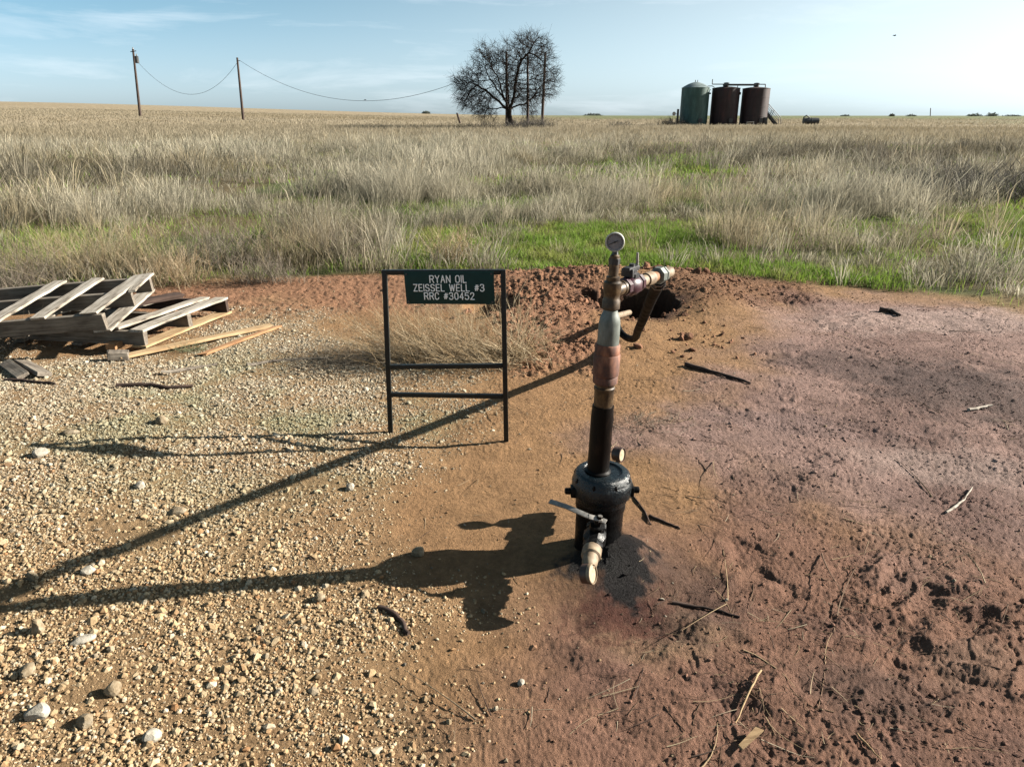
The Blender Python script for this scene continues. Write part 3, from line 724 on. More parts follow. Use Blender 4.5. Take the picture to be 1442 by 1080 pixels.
    tp = [N[k] for k in range(0, f0 + 1)]; trunk.tube(tp, [rad[k] for k in range(f0 + 1)], 14)
    stack = list(kids[f0]); 
    while stack:
        i = stack.pop(); path, rr = follow(i, False); crown.tube(path, rr, 7 if rr[0] > 0.06 else (5 if rr[0] > 0.03 else 3), cap=rr[0] > 0.05)
    # fine twigs
    cen = np.array(V(717, 118, Y))
    for i in range(f0 + 8, n):
        if rad[i] > 0.05: continue
        for _ in range(3 if kids[i] else 6):
            t = N[i] - N[par[i]]; t /= np.linalg.norm(t) + 1e-6
            out = (N[i] - cen); out /= np.linalg.norm(out) + 1e-6
            d = t * 0.6 + out * 0.35 + rg.normal(size=3) * 0.55; d /= np.linalg.norm(d); L = rg.uniform(0.3, 0.95)
            e1 = N[i] + d * L * 0.5; e2 = e1 + (d + rg.normal(size=3) * 0.35) * L * 0.5
            crown.tube([N[i], e1, e2], [0.0095, 0.0075, 0.005], 3, cap=False)
    t = thing('bare_tree', 'large bare spreading tree with dark branches standing alone in the field', 'tree', tuple(base))
    trunk.build('trunk', BARK, t); crown.build('crown', BARK, t)
bare_tree()


# ------------------------------------------------------------------ the wellhead
WY = 2.516
wh = thing('wellhead', 'oil-stained wellhead pipe with a white-rimmed gauge rising from a black casing', 'wellhead', (0.352, WY, 0.0))
def P(px, py, Y=WY): return V(px, py, Y)
# casing and flange
AX = Vector((0.020, 0, 1)).normalized()
c0 = Vector((0.350, WY, -0.12))
m = MB(); m.lathe(c0, AX, [(0, 0.095), (0.33, 0.095), (0.345, 0.100), (0.41, 0.102), (0.415, 0.10)], 40); m.build('casing', OILBLACK, wh)
F0 = c0 + AX * 0.405
m = MB(); m.lathe(F0, AX, [(-0.030, 0.1025), (-0.004, 0.108), (0.0, 0.116), (0.006, 0.120), (0.054, 0.120), (0.064, 0.116), (0.072, 0.112), (0.090, 0.108), (0.098, 0.098), (0.100, 0.078), (0.094, 0.074), (0.094, 0.045)], 48); fl = m.build('flange', BLUEBLACK, wh)
for k in range(8):
    a = 2 * math.pi * (k + 0.5) / 8; q = F0 + Vector((math.cos(a) * 0.1085, math.sin(a) * 0.1085, 0.062))
    m = MB(); m.lathe(q, AX, [(0, 0.0085), (0.012, 0.0085), (0.0125, 0.005), (0.02, 0.005)], 6); m.build('bolt', OILBLACK, fl)
for sx, dy in ((-1, -0.03), (1, -0.02)):
    q = F0 + Vector((sx * 0.113, dy, 0.022)); m = MB(); m.box(q, (0.026, 0.045, 0.04)); m.lathe(q + Vector((sx * 0.012, 0, 0)), (sx, 0, 0), [(0, 0.014), (0.022, 0.014), (0.024, 0.008)], 8); m.build('lug', OILBLACK, wh, bevel=0.004)
F1 = F0 + AX * 0.09
def stack_pt(h): # a point on the riser's axis at height h
    return Vector((0.3415 + (h - 0.39) * 0.0275, WY, h))
def riser(name, prof, mat, n=32):
    a, b = stack_pt(prof[0][0]), stack_pt(prof[-1][0]); m = MB(); m.lathe(a, b - a, [(h - prof[0][0], r) for h, r in prof], n); return m.build(name, mat, wh)
riser('tubing', [(0.365, 0.052), (0.385, 0.052), (0.392, 0.0435), (0.62, 0.0435), (0.648, 0.0415), (0.662, 0.0415)], PIPEBLACK)
riser('nipple', [(0.658, 0.036), (0.665, 0.037), (0.722, 0.037), (0.728, 0.040), (0.738, 0.040), (0.742, 0.036), (0.758, 0.036)], BRASS)
riser('collar', [(0.752, 0.040), (0.758, 0.047), (0.782, 0.047), (0.786, 0.0445), (0.790, 0.0500), (0.868, 0.0500), (0.872, 0.0470), (0.876, 0.0475), (0.905, 0.0465), (0.910, 0.042)], COPPER)
riser('swage', [(0.905, 0.0400), (0.912, 0.0405), (0.990, 0.0395), (1.006, 0.0370), (1.022, 0.0315), (1.036, 0.0255), (1.048, 0.0245)], GALV)
riser('tee', [(1.040, 0.0275), (1.045, 0.0325), (1.075, 0.0325), (1.080, 0.0290), (1.098, 0.0290), (1.105, 0.0325), (1.140, 0.0325), (1.146, 0.026)], BRASS)
riser('bushing', [(1.143, 0.0235), (1.150, 0.0245), (1.160, 0.0245), (1.163, 0.018), (1.235, 0.0175), (1.240, 0.012)], BRASS, 20)
riser('gauge_stem', [(1.205, 0.0205), (1.225, 0.0205), (1.232, 0.013), (1.255, 0.010)], DARKIRON, 6)
def gauge(c, nrm, r, depth, case, rim, dialm, stem_r=0.0):
    c = Vector(c); nrm = Vector(nrm).normalized()
    m = MB(); m.lathe(c, nrm, [(-depth, r * 0.8), (-depth * 0.9, r * 0.94), (-depth * 0.2, r * 0.97), (-0.002, r * 0.97)], 32); g = m.build('gauge', case, wh)
    m = MB(); m.lathe(c, nrm, [(-0.006, r * 1.0), (0.004, r * 1.02), (0.007, r * 0.99), (0.0075, r * 0.90), (0.003, r * 0.86), (0.001, r * 0.84)], 40); m.build('rim', rim, g).matrix_parent_inverse = Matrix.Identity(4)
    m = MB(); m.lathe(c, nrm, [(0.0005, r * 0.85), (0.0022, r * 0.85), (0.0023, 0.001)], 36); d = m.build('dial', dialm, g)
    return g, d, c, nrm
def marks(g, c, nrm, r, needle):
    up = Vector((0, 0, 1)); up = (up - nrm * up.dot(nrm)).normalized(); rt = up.cross(nrm)
    pt = lambda a, q, h: c + (rt * math.cos(a) + up * math.sin(a)) * q + nrm * h
    m = MB()
    for k in range(13):
        a = math.radians(225 - k * 22.5); m.bar(pt(a, r * 0.64, 0.0026), pt(a, r * 0.76, 0.0026), r * (0.05 if k % 3 == 0 else 0.028), 0.0008, nrm)
    n0 = 24
    for k in range(n0):
        a, b = math.radians(225 - k * 270 / n0), math.radians(225 - (k + 1) * 270 / n0); m.bar(pt(a, r * 0.78, 0.0026), pt(b, r * 0.78, 0.0026), r * 0.022, 0.0008, nrm)
    m.build('scale_marks', MARK, g)
    m = MB(); a = math.radians(needle); m.bar(pt(a + math.pi, r * 0.66, 0.0042), pt(a, r * 0.36, 0.0042), r * 0.085, 0.0012, nrm); m.lathe(pt(0, 0, 0.0025), nrm, [(0, r * 0.1), (0.003, r * 0.1)], 12); m.build('needle', MARK, g)
gc = P(866, 341, WY - 0.012)
g, d, c, nrm = gauge(gc, (-0.24, -0.97, 0.02), 0.0335, 0.026, PALESTEEL, WHITERIM, DIAL)
marks(g, c, nrm, 0.0335, 25)
# the outlet run with its valve
def R(px, py): return V(px, py, WY + max(px - 861, 0) / 84 * 0.36)
r0, r1 = R(861, 410.5), R(944, 382.5); D = (r1 - r0).normalized(); LEN = (r1 - r0).length
def run(name, prof, mat, n=28):
    m = MB(); m.lathe(r0, D, [(LEN * f, r) for f, r in prof], n); return m.build(name, mat, wh)
run('tee_branch', [(0.02, 0.024), (0.14, 0.0255), (0.145, 0.028), (0.185, 0.028)], BRASS)
vb = run('valve_body', [(0.175, 0.024), (0.18, 0.034), (0.225, 0.035), (0.23, 0.031), (0.255, 0.039), (0.35, 0.041), (0.385, 0.031), (0.39, 0.036), (0.43, 0.036), (0.435, 0.025)], MAROON, 8)
run('nipple', [(0.42, 0.0215), (0.555, 0.0215)], TANPIPE)
run('coupling', [(0.545, 0.021), (0.55, 0.0265), (0.655, 0.0265), (0.66, 0.022)], TANPIPE)
run('rusty_nipple', [(0.655, 0.0205), (0.755, 0.0205)], RUSTPIPE)
run('union', [(0.745, 0.023), (0.75, 0.0345), (0.805, 0.0365), (0.81, 0.030), (0.825, 0.030), (0.83, 0.035), (0.85, 0.034), (0.855, 0.024)], GALV, 8)
run('end_pipe', [(0.85, 0.0225), (0.99, 0.0225), (1.0, 0.0175), (0.985, 0.016)], TANPIPE)
vc = r0 + D * (LEN * 0.305)
UPV = Vector((0, 0, 1)); side = D.cross(UPV).normalized(); UPV = side.cross(D).normalized()
m = MB(); m.lathe(vc, UPV, [(0.03, 0.030), (0.044, 0.030), (0.046, 0.020), (0.060, 0.020), (0.062, 0.011), (0.080, 0.011)], 8); m.build('valve_bonnet', DARKIRON, wh)
m = MB(); m.box(vc + UPV * 0.062 - D * 0.005, (0.075, 0.03, 0.018), Matrix((D, side, UPV)).transposed()); m.box(vc + UPV * 0.05 - D * 0.03, (0.012, 0.05, 0.03), Matrix((D, side, UPV)).transposed()); m.build('stem_plate', DARKIRON, wh, bevel=0.002)
m = MB(); l0 = vc + UPV * 0.048 + D * 0.036; m.tube([vc + UPV * 0.05 + D * 0.012, l0, l0 + Vector((0.001, 0, 0.025)), l0 + Vector((0.0, 0, 0.068))], [0.005, 0.006, 0.006, 0.0045], 8); m.build('lever', PALESTEEL, wh)
# hose down to the flow line in the dug hole
h0 = r0 + D * (LEN * 0.80)
hole_pt = Vector((0.905, 5.09, 0.135))
pts = [h0 + Vector((0, 0.0, -0.012)), h0 + Vector((0.010, 0.045, -0.045)), h0.lerp(hole_pt, 0.10) + Vector((0.004, 0, -0.012))]
for k in range(2, 9): pts.append(h0.lerp(hole_pt, k / 10.0) + Vector((0, 0, -0.03 * math.sin(math.pi * k / 10.0))))
pts = pts[:-1]
pts += [Vector((0.866, 4.74, 0.262)), Vector((0.886, 4.93, 0.188)), Vector((0.894, 5.08, 0.138)), Vector((0.884, 5.21, 0.106)), Vector((0.858, 5.31, 0.105)), Vector((0.834, 5.34, 0.135)), Vector((0.816, 5.345, 0.18)), Vector((0.803, 5.36, 0.222))]
# rounded off so that the bend runs smoothly
def chaikin(p, n=2):
    for _ in range(n):
        q = [p[0]]
        for a, b in zip(p[:-1], p[1:]): q += [a.lerp(b, 0.25), a.lerp(b, 0.75)]
        p = q + [p[-1]]
    return p
m = MB(); m.tube(chaikin(pts, 3), 0.0265, 14); hz = m.build('hose', RUBBER, wh)
m = MB(); a = h0 + Vector((0.006, 0.03, -0.03)); m.lathe(h0 + Vector((0, 0.004, -0.02)), pts[2] - pts[0], [(0, 0.028), (0.05, 0.029), (0.052, 0.033), (0.075, 0.033), (0.077, 0.025)], 8); m.build('hose_fitting', DARKIRON, wh)
s0, s1 = Vector((0.797, 5.375, 0.23)), Vector((0.955, 5.93, 0.10))
m = MB(); L_ = (s1 - s0).length; m.lathe(s0, s1 - s0, [(-0.03, 0.024), (-0.028, 0.031), (0.05, 0.031), (0.052, 0.025), (L_ * 0.55, 0.025), (L_ + 0.5, 0.025)], 18); m.build('flow_line_stub', TANPIPE, wh)
# lower front valve with its lever and gauge
v0, v1 = Vector((0.338, 2.43, 0.195)), Vector((0.278, 2.175, 0.165)); D2 = (v1 - v0).normalized()
def run2(name, prof, mat, n=24):
    m = MB(); m.lathe(v0, D2, prof, n); return m.build(name, mat, wh)
run2('side_nipple', [(-0.03, 0.03), (0.03, 0.03)], OILBLACK)
run2('side_valve', [(0.02, 0.032), (0.025, 0.041), (0.05, 0.041), (0.055, 0.036), (0.075, 0.046), (0.11, 0.046), (0.13, 0.036), (0.135, 0.040), (0.16, 0.040), (0.163, 0.03)], OILBLACK, 8)
run2('side_coupling', [(0.155, 0.030), (0.160, 0.0365), (0.200, 0.0365), (0.205, 0.031)], TANPIPE)
run2('side_pipe', [(0.200, 0.0295), (0.235, 0.0290), (0.255, 0.024), (0.265, 0.018)], TANPIPE)
q = v0 + D2 * 0.085
m = MB(); m.lathe(q, (0.15, -0.1, 1), [(0.03, 0.03), (0.055, 0.03), (0.058, 0.016), (0.085, 0.016), (0.087, 0.012), (0.10, 0.012)], 8); m.build('side_bonnet', OILBLACK, wh)
m = MB(); k0 = q + Vector((0.015, -0.012, 0.084)); k1 = V(830, 726, k0.y + 0.0); k2 = V(797, 713, k0.y + 0.06); k3 = V(775, 706, k0.y + 0.10)
k1.z = k0.z + 0.012
up_ = (0.1, -0.5, 1)
pth = [k0 + Vector((0.022, -0.012, -0.004)), k0, k1, k2, k3]
for a, b in zip(pth[:-1], pth[1:]): m.bar(a, b + (b - a).normalized() * 0.003, 0.021, 0.006, up_)
m.build('side_lever', PALESTEEL, wh, bevel=0.0015)
m = MB(); m.lathe(k0 + Vector((0, 0, -0.006)), (0, 0, 1), [(0, 0.014), (0.008, 0.014), (0.009, 0.009), (0.022, 0.009)], 6); m.build('lever_nut', PALESTEEL, wh)
gauge((0.286, 2.150, 0.158), (0.86, -0.42, 0.28), 0.037, 0.036, GAUGECASE, TANPIPE, TANDIAL)
m = MB(); m.tube([v1 + D2 * -0.02, (0.272, 2.16, 0.160)], 0.011, 8); m.build('gauge_stem', DARKIRON, wh)
# rear fitting with its gauge
w0, w1 = Vector((0.395, 2.60, 0.165)), Vector((0.475, 2.86, 0.165)); D3 = (w1 - w0).normalized()
m = MB(); m.lathe(w0, D3, [(-0.03, 0.03), (0.09, 0.03), (0.095, 0.042), (0.15, 0.042), (0.155, 0.034), (0.2, 0.04), (0.27, 0.04), (0.275, 0.032), (0.30, 0.032)], 16); m.build('rear_valve', OILBLACK, wh)
e = w0 + D3 * 0.24
m = MB(); m.lathe(e, (0.05, 0.02, 1), [(0, 0.030), (0.045, 0.030), (0.047, 0.038), (0.062, 0.038), (0.064, 0.022), (0.075, 0.020), (0.077, 0.010), (0.10, 0.010)], 14); m.build('rear_elbow', TANPIPE, wh)
gauge(e + Vector((0.018, 0.003, 0.130)), (0.80, -0.55, 0.10), 0.033, 0.036, GAUGECASE, GAUGECASE, TANDIAL)

# ------------------------------------------------------------------ the lease sign
sg = thing('well_sign', 'black metal frame sign stand with a dark green lettered panel', 'sign', (-0.36, 3.617, 0.02))
A0, A1 = V(541.5, 383.5, 3.66), V(708.5, 383.0, 3.565); B0, B1 = V(550.5, 618, 3.664), V(713, 628, 3.57)
def lerp(a, b, t): return a + (b - a) * t
for a, b in ((A0, B0), (A1, B1)):
    m = MB(); m.bar(b + (b - a).normalized() * 0.15, a + (a - b).normalized() * 0.0125, 0.026, 0.026, (0, 1, 0)); m.build('post', FRAMEBLACK, sg, bevel=0.003)
def rail(name, f0_, f1_, w=0.024):
    m = MB(); p, q = lerp(A0, B0, f0_), lerp(A1, B1, f1_); d = (q - p).normalized(); m.bar(p + d * 0.0135, q - d * 0.0135, w, w); m.build(name, FRAMEBLACK, sg, bevel=0.003)
rail('top_rail', 0.0, 0.0, 0.0255); rail('middle_rail', 0.545, 0.515); rail('lower_rail', 0.715, 0.695)
# panel in the plane of the frame, in front of the top rail
uX = (A1 - A0).normalized(); uZ = (uX.cross(Vector((0, 1, 0)))).normalized(); uZ = Vector((0, 0, 1)) - uX * uX.z; uZ.normalize(); uN = uX.cross(uZ)   # uN points towards the viewer
PW, PH = 0.470, 0.170
pc_ = V(633.3, 405, 3.60) + uN * 0.0
org = A0 + uN * 0.0145
u_c = (pc_ - A0).dot(uX); v_c = (pc_ - A0).dot(uZ)
pcen = org + uX * u_c + uZ * v_c
RM = Matrix((uX, uZ, uN)).transposed()
m = MB(); m.box(pcen + uN * 0.002, (PW, PH, 0.004), RM); pn = m.build('sign_panel', SIGNGREEN, sg, bevel=0.001)
GL = {'R': [[(0, 0), (0, 1), (.45, 1), (.6, .9), (.6, .62), (.45, .5), (0, .5)], [(.35, .5), (.62, 0)]], 'Y': [[(0, 1), (.31, .5), (.62, 1)], [(.31, .5), (.31, 0)]],
      'A': [[(0, 0), (.31, 1), (.62, 0)], [(.12, .36), (.5, .36)]], 'N': [[(0, 0), (0, 1), (.6, 0), (.6, 1)]],
      'O': [[(.2, 0), (.06, .1), (0, .28), (0, .72), (.06, .9), (.2, 1), (.42, 1), (.56, .9), (.62, .72), (.62, .28), (.56, .1), (.42, 0), (.2, 0)]],
      'I': [[(0, 0), (0, 1)]], 'L': [[(0, 1), (0, 0), (.5, 0)]], 'Z': [[(0, 1), (.58, 1), (0, 0), (.58, 0)]], 'E': [[(.52, 1), (0, 1), (0, 0), (.52, 0)], [(0, .52), (.44, .52)]],
      'S': [[(.58, .82), (.5, .95), (.38, 1), (.2, 1), (.06, .93), (0, .78), (.06, .6), (.2, .53), (.4, .47), (.54, .4), (.6, .24), (.54, .08), (.38, 0), (.2, 0), (.07, .05), (0, .18)]],
      'W': [[(0, 1), (.2, 0), (.42, .9), (.64, 0), (.84, 1)]], 'C': [[(.58, .76), (.52, .92), (.4, 1), (.2, 1), (.06, .9), (0, .72), (0, .28), (.06, .1), (.2, 0), (.4, 0), (.52, .08), (.58, .24)]],
      '#': [[(.12, .1), (.28, .9)], [(.36, .1), (.52, .9)], [(.02, .36), (.58, .36)], [(.07, .66), (.62, .66)]],
      '3': [[(0, .84), (.08, .96), (.2, 1), (.38, 1), (.52, .94), (.56, .78), (.5, .6), (.36, .53), (.22, .53)], [(.36, .53), (.54, .44), (.6, .26), (.54, .08), (.38, 0), (.2, 0), (.06, .05), (0, .18)]],
      '0': [[(.2, 0), (.06, .1), (0, .3), (0, .7), (.06, .9), (.2, 1), (.36, 1), (.5, .9), (.56, .7), (.56, .3), (.5, .1), (.36, 0), (.2, 0)]],
      '4': [[(.44, 0), (.44, 1), (0, .3), (.6, .3)]], '5': [[(.54, 1), (.06, 1), (.02, .56), (.2, .63), (.38, .63), (.54, .52), (.6, .32), (.54, .1), (.38, 0), (.2, 0), (.06, .05), (0, .16)]],
      '2': [[(.02, .78), (.08, .93), (.22, 1), (.38, 1), (.52, .93), (.57, .76), (.5, .58), (0, 0), (.6, 0)]]}
def text_line(m, s, x0, x1, y, h):
    adv = []; x = 0.0
    for ch in s:
        if ch == ' ': x += 0.62; continue
        gl = GL[ch]; wd = max(p[0] for st_ in gl for p in st_); adv.append((gl, x)); x += wd + 0.30
    x -= 0.30; sx = (x1 - x0) / x
    for gl, gx in adv:
        for st_ in gl:
            pts_ = [pcen + uX * (x0 + (gx + p[0]) * sx) + uZ * (y + p[1] * h) + uN * 0.0046 for p in st_]
            for a, b in zip(pts_[:-1], pts_[1:]):
                dd = (b - a).normalized(); m.tube([a - dd * 0.0004, b + dd * 0.0004], 0.0027, 6)
            for a in pts_: m.lathe(a - uN * 0.0012, uN, [(0, 0.0027), (0.0030, 0.0024), (0.0038, 0.0012)], 8)
m = MB()
K = PW / 127.0
text_line(m, 'RYAN OIL', (606.5 - 633.3) * K, (658 - 633.3) * K, 0.0285, 0.0355)
text_line(m, 'ZEISSEL WELL #3', (582.5 - 633.3) * K, (682.5 - 633.3) * K, -0.0160, 0.0345)
text_line(m, 'RRC #30452', (597 - 633.3) * K, (668 - 633.3) * K, -0.0595, 0.0345)
m.build('lettering', LETTER, pn)
for sx, sy in ((-1, 1), (1, 1), (-1, -1), (1, -1)):
    q = pcen + uX * sx * (PW / 2 - 0.012) + uZ * sy * (PH / 2 - 0.012) + uN * 0.004
    m = MB(); m.lathe(q, uN, [(-0.001, 0.006), (0.002, 0.0058), (0.004, 0.003)], 10); m.build('screw', STEELGREY, pn)
for sx in (-1, 1):
    m = MB(); m.box(pcen + uX * sx * (PW / 2 - 0.03) - uN * 0.0055 + uZ * (-0.02), (0.03, 0.11, 0.009), RM); m.build('panel_bracket', FRAMEBLACK, sg)

# ------------------------------------------------------------------ timber
def euler_m(yaw, pitch, roll):
    cy, sy = math.cos(yaw), math.sin(yaw); cp, sp = math.cos(pitch), math.sin(pitch); cr, sr = math.cos(roll), math.sin(roll)
    return Matrix(((cy, -sy, 0), (sy, cy, 0), (0, 0, 1))) @ Matrix(((1, 0, 0), (0, cp, -sp), (0, sp, cp))) @ Matrix(((cr, 0, sr), (0, 1, 0), (-sr, 0, cr)))
def board_mesh(L, w, h, rg, ragged=(0, 0), warp=0.004, nseg=10):
    """a sawn board along local x with worn, slightly wavy faces and (if asked) split ends"""
    vs = []; fs = []
    for i in range(nseg + 1):
        t = i / nseg; x = (t - 0.5) * L
        dw = 1 + rg.normal() * 0.012; dz = warp * math.sin(3.1 * t + rg.random()) + rg.normal() * 0.0007
        for (sy, sz) in ((-1, -1), (1, -1), (1, 1), (-1, 1)):
            ex = 0
            if i == 0: ex = ragged[0] * rg.uniform(-0.4, 1.0)
            if i == nseg: ex = -ragged[1] * rg.uniform(-0.4, 1.0)
            vs.append((x + ex, sy * w / 2 * dw, sz * h / 2 + dz))
    for i in range(nseg):
        for k in range(4): fs.append((i * 4 + k, i * 4 + (k + 1) % 4, i * 4 + 4 + (k + 1) % 4, i * 4 + 4 + k))
    fs = [f[::-1] for f in fs]; fs.append((0, 1, 2, 3)); e = nseg * 4; fs.append((e + 3, e + 2, e + 1, e))
    return vs, fs
def board(name, c, R3, L, w, h, mat, parent=None, ragged=(0, 0), warp=0.004, seed=0):
    rg = np.random.default_rng(seed + 500); vs, fs = board_mesh(L, w, h, rg, ragged, warp)
    me = bpy.data.meshes.new(name); me.from_pydata(vs, [], fs); me.materials.append(mat)
    bm = bmesh.new(); bm.from_mesh(me); bmesh.ops.recalc_face_normals(bm, faces=bm.faces)
    ed = [e for e in bm.edges if len(e.link_faces) == 2 and e.calc_face_angle(0) > 0.9]
    bmesh.ops.bevel(bm, geom=ed, offset=0.0025, segments=1, affect='EDGES'); bm.to_mesh(me); bm.free()
    o = bpy.data.objects.new(name, me); C.objects.link(o)
    M4 = R3.to_4x4(); M4.translation = Vector(c)
    if parent: o.parent = parent; o.matrix_parent_inverse = Matrix.Identity(4); o.matrix_basis = Matrix.Translation(-Vector(parent.location)) @ M4
    else: o.matrix_world = M4
    return o
RZ90 = Matrix(((0, -1, 0), (1, 0, 0), (0, 0, 1)))
def pallet(label, o, ang, w, h, Ls, stringers, tops, bottoms, seed):
    R3 = euler_m(*ang); o = Vector(o)
    t = thing('wooden_pallet', label, 'pallet', tuple(o), 'broken pallets on the gravel')
    for k, (y, x0, mat) in enumerate(stringers):
        board('stringer', o + R3 @ Vector((x0 - Ls / 2, y, h / 2)), R3, Ls, 0.042, h, mat, t, (0.01, 0.01), 0.003, seed + k)
    for k, (x, y0, y1, bw, mat, skew) in enumerate(tops):
        S = R3 @ Matrix.Rotation(skew, 3, 'Z') @ RZ90
        board('deck_board', o + R3 @ Vector((x, (y0 + y1) / 2, h + 0.0105)), S, y1 - y0, bw, 0.019, mat, t, (0.02, 0.03), 0.005, seed + 20 + k)
    for k, (x, y0, y1, bw, mat, skew) in enumerate(bottoms):
        S = R3 @ Matrix.Rotation(skew, 3, 'Z') @ RZ90
        board('bottom_board', o + R3 @ Vector((x, (y0 + y1) / 2, -0.0105)), S, y1 - y0, bw, 0.018, mat, t, (0.02, 0.03), 0.004, seed + 40 + k)
    return t
lz = 0.075
pallet('lower wooden pallet lying flat on the gravel under the tilted one', (-2.765, 5.12, lz), (-0.20, -0.02, -0.02), 1.12, 0.105, 1.22,
       [(0.02, 0.0, WOOD_GREY), (0.56, 0.0, WOOD_GREY), (1.10, 0.0, WOOD_DARK)],
       [(-0.055, -0.03, 1.14, 0.12, WOOD_PALE, 0.02), (-0.25, 0.0, 1.13, 0.10, WOOD_PALE, -0.03), (-0.62, -0.01, 1.14, 0.10, WOOD_GREY, 0.0), (-0.86, -0.01, 1.14, 0.10, WOOD_GREY, 0.02), (-1.14, -0.01, 1.14, 0.12, WOOD_PALE, 0.0)],
       [(-0.05, -0.03, 1.13, 0.13, WOOD_TAN, 0.0), (-0.6, -0.02, 1.14, 0.10, WOOD_GREY, 0.0), (-1.15, -0.02, 1.14, 0.12, WOOD_GREY, 0.0)], 10)
pallet('upper weathered pallet with missing deck boards, tilted on top of the other', (-2.975, 5.03, 0.228), (0.06, 0.11, -0.07), 0.87, 0.118, 1.28,
       [(0.021, 0.0, WOOD_GREY), (0.50, 0.0, WOOD_GREY), (0.85, 0.01, WOOD_GREY)],
       [(-0.085, 0.0, 0.90, 0.125, WOOD_PALE, -0.04), (-0.445, -0.02, 0.91, 0.105, WOOD_PALE, -0.03), (-0.765, -0.02, 0.91, 0.11, WOOD_PALE, -0.05), (0.01, 0.46, 0.91, 0.055, WOOD_PALE, 0.06)],
       [(-0.055, -0.01, 0.90, 0.13, WOOD_PALE, 0.02), (-0.65, -0.01, 0.89, 0.10, WOOD_GREY, 0.0), (-1.2, -0.01, 0.89, 0.12, WOOD_GREY, 0.0)], 60)
def lying(name, a, b, w, h, mat, label, cat, lift=0.0, ragged=(0.04, 0.06), seed=0, roll=0.0, za=None, zb=None, warp=0.004):
    """a board from ground pixel a to ground pixel b"""
    p, q = G(*a), G(*b); p.z = (p.z + h / 2 + lift) if za is None else za; q.z = (q.z + h / 2 + lift) if zb is None else zb
    d = (q - p); L = d.length; d.normalize(); y = Vector((0, 0, 1)).cross(d).normalized(); z = d.cross(y)
    R3 = Matrix((d, y, z)).transposed() @ Matrix.Rotation(roll, 3, 'X')
    tag(board(name, (p + q) / 2, R3, L, w, h, mat, None, ragged, warp, seed), label, cat)
lying('loose_board', (168, 508), (384, 462), 0.085, 0.02, WOOD_TAN, 'long tan board lying half under the right end of the lower pallet', 'board', 0.012, (0.02, 0.12), 1)
lying('loose_board', (283, 503), (398, 461), 0.05, 0.018, WOOD_ORANGE, 'narrow orange split board on the dirt right of the tan board', 'board', 0.006, (0.08, 0.10), 2)
lying('wood_block', (152, 509), (184, 506), 0.09, 0.055, WOOD_GREY, 'short charred block end in front of the lower pallet', 'wood block', 0.01, (0.02, 0.01), 3)
lying('wood_block', (156, 498), (184, 486), 0.08, 0.045, WOOD_ORANGE, 'short rust-coloured offcut leaning under the lower pallet', 'wood block', 0.03, (0.01, 0.01), 4)
lying('loose_board', (172, 470), (262, 453), 0.09, 0.035, WOOD_DARK, 'dark broken board on the lower pallet propping the upper one', 'board', 0.0, (0.03, 0.05), 5, 0.1, 0.235, 0.245)
lying('wood_offcut', (8, 516), (34, 534), 0.075, 0.028, WOOD_GREY, 'left one of two short weathered offcuts in front of the pallets', 'wood offcut', 0.01, (0.01, 0.01), 6, 0.3)
lying('wood_offcut', (30, 514), (64, 531), 0.09, 0.03, WOOD_GREY, 'right and thicker of two short weathered offcuts in front of the pallets', 'wood offcut', 0.01, (0.01, 0.01), 7, -0.3)
def stick(pts_px, rad, mat, label, name='stick', lift=0.6, cat='stick', taper=0.5, seed=0, mid=0.0):
    rg = np.random.default_rng(seed + 90); ps = [G(*p) for p in pts_px]; P_ = []
    for a, b in zip(ps[:-1], ps[1:]):
        for k in range(4): 
            q = a.lerp(b, k / 4); q.z = tz(q.x, q.y); P_.append(q)
    P_.append(ps[-1]); n = len(P_)
    zs = [p.z for p in P_]; zs = [sum(zs[max(0, i - 2):i + 3]) / len(zs[max(0, i - 2):i + 3]) for i in range(n)]
    out = []; rr = []
    for i, p in enumerate(P_):
        t = i / (n - 1); r = rad * (1 - taper * t) * (1 + rg.normal() * 0.12); rr.append(max(r, rad * 0.2))
        out.append(Vector((p.x + rg.normal() * rad * 0.35, p.y + rg.normal() * rad * 0.35, max(zs[i], p.z) + rad * lift + mid * math.sin(math.pi * t))))
    m_ = MB(); m_.tube(out, rr, 7); return tag(m_.build(name, mat, angle=60), label, cat)
stick([(164, 545), (205, 544), (232, 547), (270, 545)], 0.018, WOOD_DARK, 'dark rotten stick lying on the gravel below the pallets', seed=1)
stick([(8, 536), (40, 537), (80, 541)], 0.013, WOOD_DARK, 'thin dark stick on the gravel in front of the two offcuts', seed=2)
stick([(228, 528), (262, 523), (306, 516)], 0.016, WOOD_GREY, 'grey stick on the gravel right of the lower pallet', seed=3)
stick([(348, 517), (385, 511), (425, 508), (470, 506)], 0.014, WOOD_GREY, 'long grey stick reaching from the gravel towards the sign', seed=4)
stick([(966, 516), (1012, 529), (1058, 544)], 0.017, WOOD_DARK, 'black straight stick lying on the bare dirt right of the wellhead', seed=5)
stick([(888, 694), (908, 722), (916, 740)], 0.0055, WOOD_DARK, 'dark bent twig on the dirt just right of the black casing', 'twig', cat='twig', seed=6)
stick([(914, 727), (940, 738), (958, 746)], 0.007, WOOD_DARK, 'short dark twig to the right of the bent twig by the casing', 'twig', cat='twig', seed=7)
stick([(534, 858), (556, 866), (568, 880), (575, 893)], 0.010, WOOD_DARK, 'dark curved strip of bark lying below the wellhead shadow', 'bark_strip', cat='bark', seed=8, taper=0.2)
stick([(1071, 951), (1052, 985), (1036, 1020)], 0.0036, WOOD_TAN, 'pale straight straw stem lying on the brown dirt, longest of its tangle', 'straw_stem', cat='straw', seed=9, lift=2.5)
stick([(1206, 1038), (1222, 1058), (1240, 1078)], 0.0036, WOOD_TAN, 'pale straw stem at the bottom edge of the brown dirt', 'straw_stem', cat='straw', seed=10, lift=2.0)
